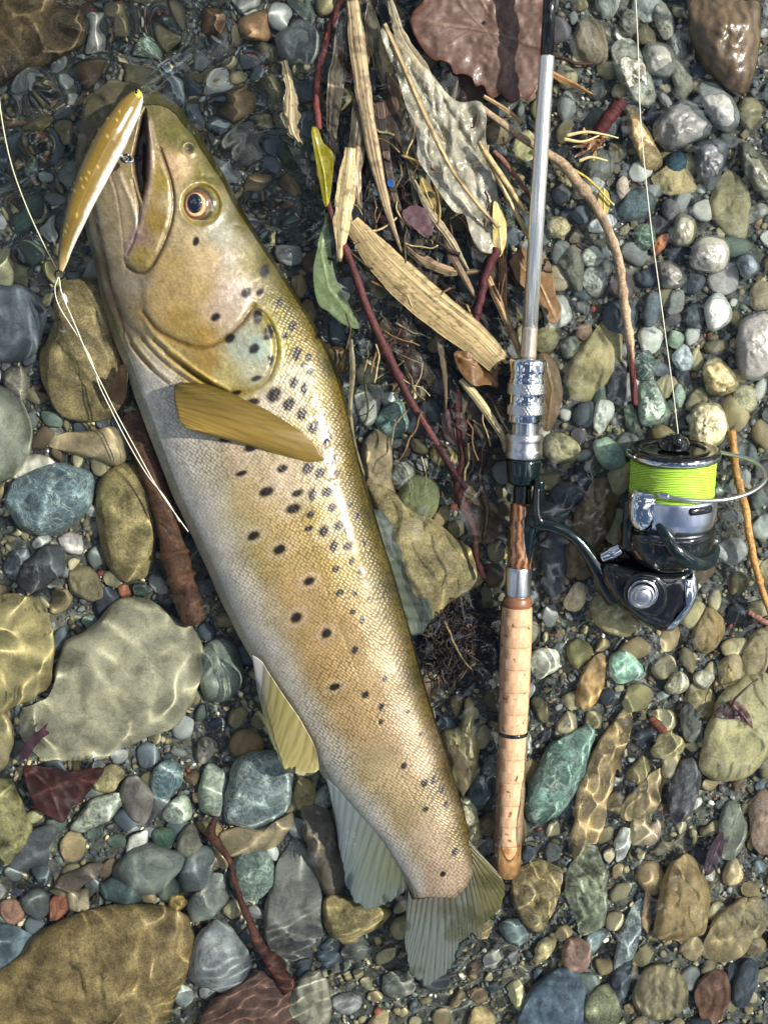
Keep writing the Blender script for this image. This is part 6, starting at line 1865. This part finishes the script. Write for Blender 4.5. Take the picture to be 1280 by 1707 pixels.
# sunken weed clump between the trout and the grip
cr = np.random.default_rng(9)
parts_, cols_ = [], []
for k_ in range(460):
    a0 = np.array([765 + cr.normal(0, 32), 1065 + cr.normal(0, 36)])
    an = cr.uniform(0, 6.28)
    pts_ = [a0]
    for _ in range(5):
        an += cr.normal(0, 1.0)
        pts_.append(pts_[-1] + cr.uniform(4, 11) * np.array([math.cos(an), math.sin(an)]))
    p_ = spline(pts_, 14)
    r0_ = math.hypot(a0[0] - 765, a0[1] - 1065)
    z0_ = -.011 - .010 * (r0_ / 70) ** 2 - cr.uniform(0, .006)
    v, f = tube(W(p_[:, 0], p_[:, 1], z0_ + .002 * np.sin(np.linspace(0, 4, 14) + k_)), cr.uniform(.5, 2.2) * P, 5)
    parts_.append((v, f))
    cols_.append(np.tile(lin([(74, 58, 54), (92, 72, 62), (58, 50, 58), (104, 88, 62)][k_ % 4]) * .75, (len(v), 1)))
v, f = join(parts_)
wc = mesh_obj('weed_clump', v, f, TWIG, col=np.vstack(cols_))
tag(wc, 'dark tangled waterlogged weed between the trout and the cork grip', 'weed', kind='stuff')
# the dark sodden layer of rotted leaf and reed under the drift
lr = np.random.default_rng(31)
zone_ = [(560, -30), (690, -30), (720, 120), (840, 190), (880, 330), (862, 600), (840, 800), (800, 960), (730, 800), (640, 560), (545, 330), (530, 120)]
lay, n_l = [], 0
while n_l < 46:
    cx, cy = lr.uniform(530, 880), lr.uniform(-30, 950)
    if sdf(np.array([cx]), np.array([cy]), zone_)[0] > -14:
        continue
    an = lr.normal(1.15, .45)
    ln_, wd_ = lr.uniform(60, 170), lr.uniform(9, 34)
    dx, dy = math.cos(an) * ln_ / 2, math.sin(an) * ln_ / 2
    bend = lr.normal(0, 9)
    kind_ = lr.integers(6)
    cl2 = [(92, 66, 48), (120, 96, 66), (66, 46, 38), (140, 116, 80), (84, 54, 50), (58, 50, 42)][kind_]
    wz = [w_ * wd_ for w_ in ((.4, 1, .9, .3), (.8, 1, .8, .6), (.2, .8, 1, .5))[lr.integers(3)]]
    z1 = float(zbed(cx, cy)) * lr.uniform(.1, .6) + .0005
    word = ['rotten brown', 'dull tan', 'blackish', 'faded straw', 'purplish', 'dark grey brown'][kind_]
    lay.append((strip('rotted_blade', 'plant litter', word, [(cx - dx, cy - dy), (cx + bend, cy), (cx + dx, cy + dy)], wz, [z1 - .001, z1, z1 - .001], cl2, 40, 5, .0008, frag=.3, seed=400 + n_l, group='rotted blades under the drift'), cx, cy, word, ln_))
    n_l += 1
MARKS = [('oak leaf', 800, 70), ('plastic film', 745, 235), ('broad reed blade', 700, 490), ('olive green leaf', 540, 280), ('willow leaf', 560, 460), ('silver rod', 890, 350), ('chrome nut', 876, 660),
         ('blue scrap', 650, 305), ('red stem top', 545, 90), ('maroon stem', 650, 600), ('teal pebble', 655, 700), ('rusty twig chain', 768, 800), ('olive round pebble', 697, 832), ('wooden seat', 868, 890), ('purple leaf', 700, 368), ('rusty curled leaf', 795, 612), ('long straw blade', 615, 200), ('yellow pale blade', 575, 340)]
seen_ = {}
for o, cx, cy, word, ln_ in sorted(lay, key=lambda q: q[4]):
    nr = sorted(MARKS, key=lambda q: math.hypot(q[1] - cx, q[2] - cy))
    lab = '%s blade of litter between the %s and the %s' % (word, nr[0][0], nr[1][0])
    if lab in seen_:
        lab = 'longer ' + lab
    if lab in seen_:
        lab = lab.replace(nr[1][0], nr[2][0])
    seen_[lab] = 1
    o['label'] = lab
# fine drift fibres and hair roots through the reed pile
parts_, cols_ = [], []
for k_ in range(150):
    x0_, y0_ = cr.uniform(570, 860), cr.uniform(150, 880)
    if (x0_ > 780 and y0_ < 160) or y0_ > 770 or (x0_ < 680 and y0_ > 680):
        continue
    an = cr.normal(1.25, .5)
    pts_ = [np.array([x0_, y0_])]
    for _ in range(4):
        an += cr.normal(0, .35)
        pts_.append(pts_[-1] + cr.uniform(10, 22) * np.array([math.cos(an), math.sin(an)]))
    p_ = spline(pts_, 14)
    z0_ = cr.uniform(-.007, .004)
    v, f = tube(W(p_[:, 0], p_[:, 1], z0_ + .001 * np.sin(np.linspace(0, 4, 14) + k_)), cr.uniform(.7, 2.4) * P, 5)
    parts_.append((v, f))
    cols_.append(np.tile(lin([(166, 140, 92), (120, 88, 58), (84, 54, 44), (188, 166, 120), (70, 60, 40)][k_ % 5]) * .75, (len(v), 1)))
v, f = join(parts_)
df = mesh_obj('drift_fibres', v, f, TWIG, col=np.vstack(cols_))
tag(df, 'fine dead fibres and rootlets caught between the reeds', 'plant litter', kind='stuff')
# ------------------------------------------------------------------ the water
wx, wy = axis(-40, 1320, 520, 12000, 30), axis(-50, 1757, 690, 12000, 30)
X, Y = np.meshgrid(wx, wy)
Xn, Yn = np.clip(X, -300, 1580), np.clip(Y, -300, 2000)


def waves(seed, n, lam0, lam1, slope, ang, spread, warp=14):
    """sum of n sine trains, wavelength in px, mean slope; ang = travel direction in photo axes"""
    r = np.random.default_rng(seed)
    ax_ = Xn + warp * fbm(Xn / 130, Yn / 130, seed + 1, 2)
    ay_ = Yn + warp * fbm(Xn / 130 + 40, Yn / 130 + 17, seed + 2, 2)
    h = 0
    for _ in range(n):
        l = r.uniform(lam0, lam1)
        a = ang + r.normal(0, spread)
        h = h + slope * l / (2 * np.pi) * math.sqrt(2 / n) * np.sin(2 * np.pi / l * (ax_ * math.cos(a) + ay_ * math.sin(a)) + r.uniform(0, 6.28))
    return h


def blobmask(cx, cy, rx, ry, rot=0):
    t_ = math.radians(rot)
    u = ((Xn - cx) * math.cos(t_) + (Yn - cy) * math.sin(t_)) / rx
    w_ = (-(Xn - cx) * math.sin(t_) + (Yn - cy) * math.cos(t_)) / ry
    return np.exp(-(u * u + w_ * w_) ** 1.5)


h = waves(1, 24, 80, 220, .020, 0, 9.0, 60) + waves(2, 30, 38, 95, .095, .6, 9.0, 50)
h = h + waves(3, 18, 40, 130, .52, 1.9, .8, 40) * (blobmask(430, 180, 260, 230) + .75 * blobmask(130, 250, 180, 260) * (Xn < 900))
h = h + waves(4, 16, 18, 46, .14, .45, .5, 24) * np.clip(blobmask(990, 1250, 210, 330, 25) + .6 * blobmask(1120, 1520, 260, 260), 0, 1)
h = h + waves(5, 8, 13, 22, .11, 1.25, .22, 10) * (blobmask(480, 1680, 190, 80, -25) + .7 * blobmask(820, 1640, 170, 110))
h = h + waves(6, 12, 22, 60, .11, .8, 3.0, 20) * blobmask(640, 620, 90, 190)
h = h + waves(8, 10, 26, 60, .035, .8, 3.0, 20) * blobmask(1120, 500, 230, 420)
rr_ = np.hypot(Xn - 470, (Yn - 330) * 1.0)
h = h + .48 * 34 / 6.28 * np.sin(rr_ / 34 * 6.28 + 1.2 * fbm(Xn / 60, Yn / 60, 91, 2)) * np.exp(-((rr_ - 95) / 60) ** 2) * (Yn < 420)
hf = np.exp(-np.maximum(sdf(Xn.ravel(), Yn.ravel(), fishpoly), 0).reshape(Xn.shape) / 16)     # the fish's flank damps the ripples beside it
h = h * (1 - .78 * hf)
Z = h * P * np.exp(-np.hypot(X - Xn, Y - Yn) / 60)              # calm and featureless far outside the view
v = np.stack([(X - 640) * P, (853.5 - Y) * P, Z], -1)
m, t, b = new_mat('clear_stream_water')
t.nodes.remove(b)
gl = t.nodes.new('ShaderNodeBsdfGlass')
gl.inputs['Roughness'].default_value = 0
gl.inputs['IOR'].default_value = 1.33
gl.inputs['Color'].default_value = (.90, .955, .97, 1)
t.links.new(gl.outputs[0], t.nodes['Material Output'].inputs['Surface'])
water = mesh_obj('water', v, grid_faces(len(wy), len(wx), flip=True), m)
water['kind'] = 'structure'
water.cycles.is_caustics_receiver = False
water.cycles.is_caustics_caster = True
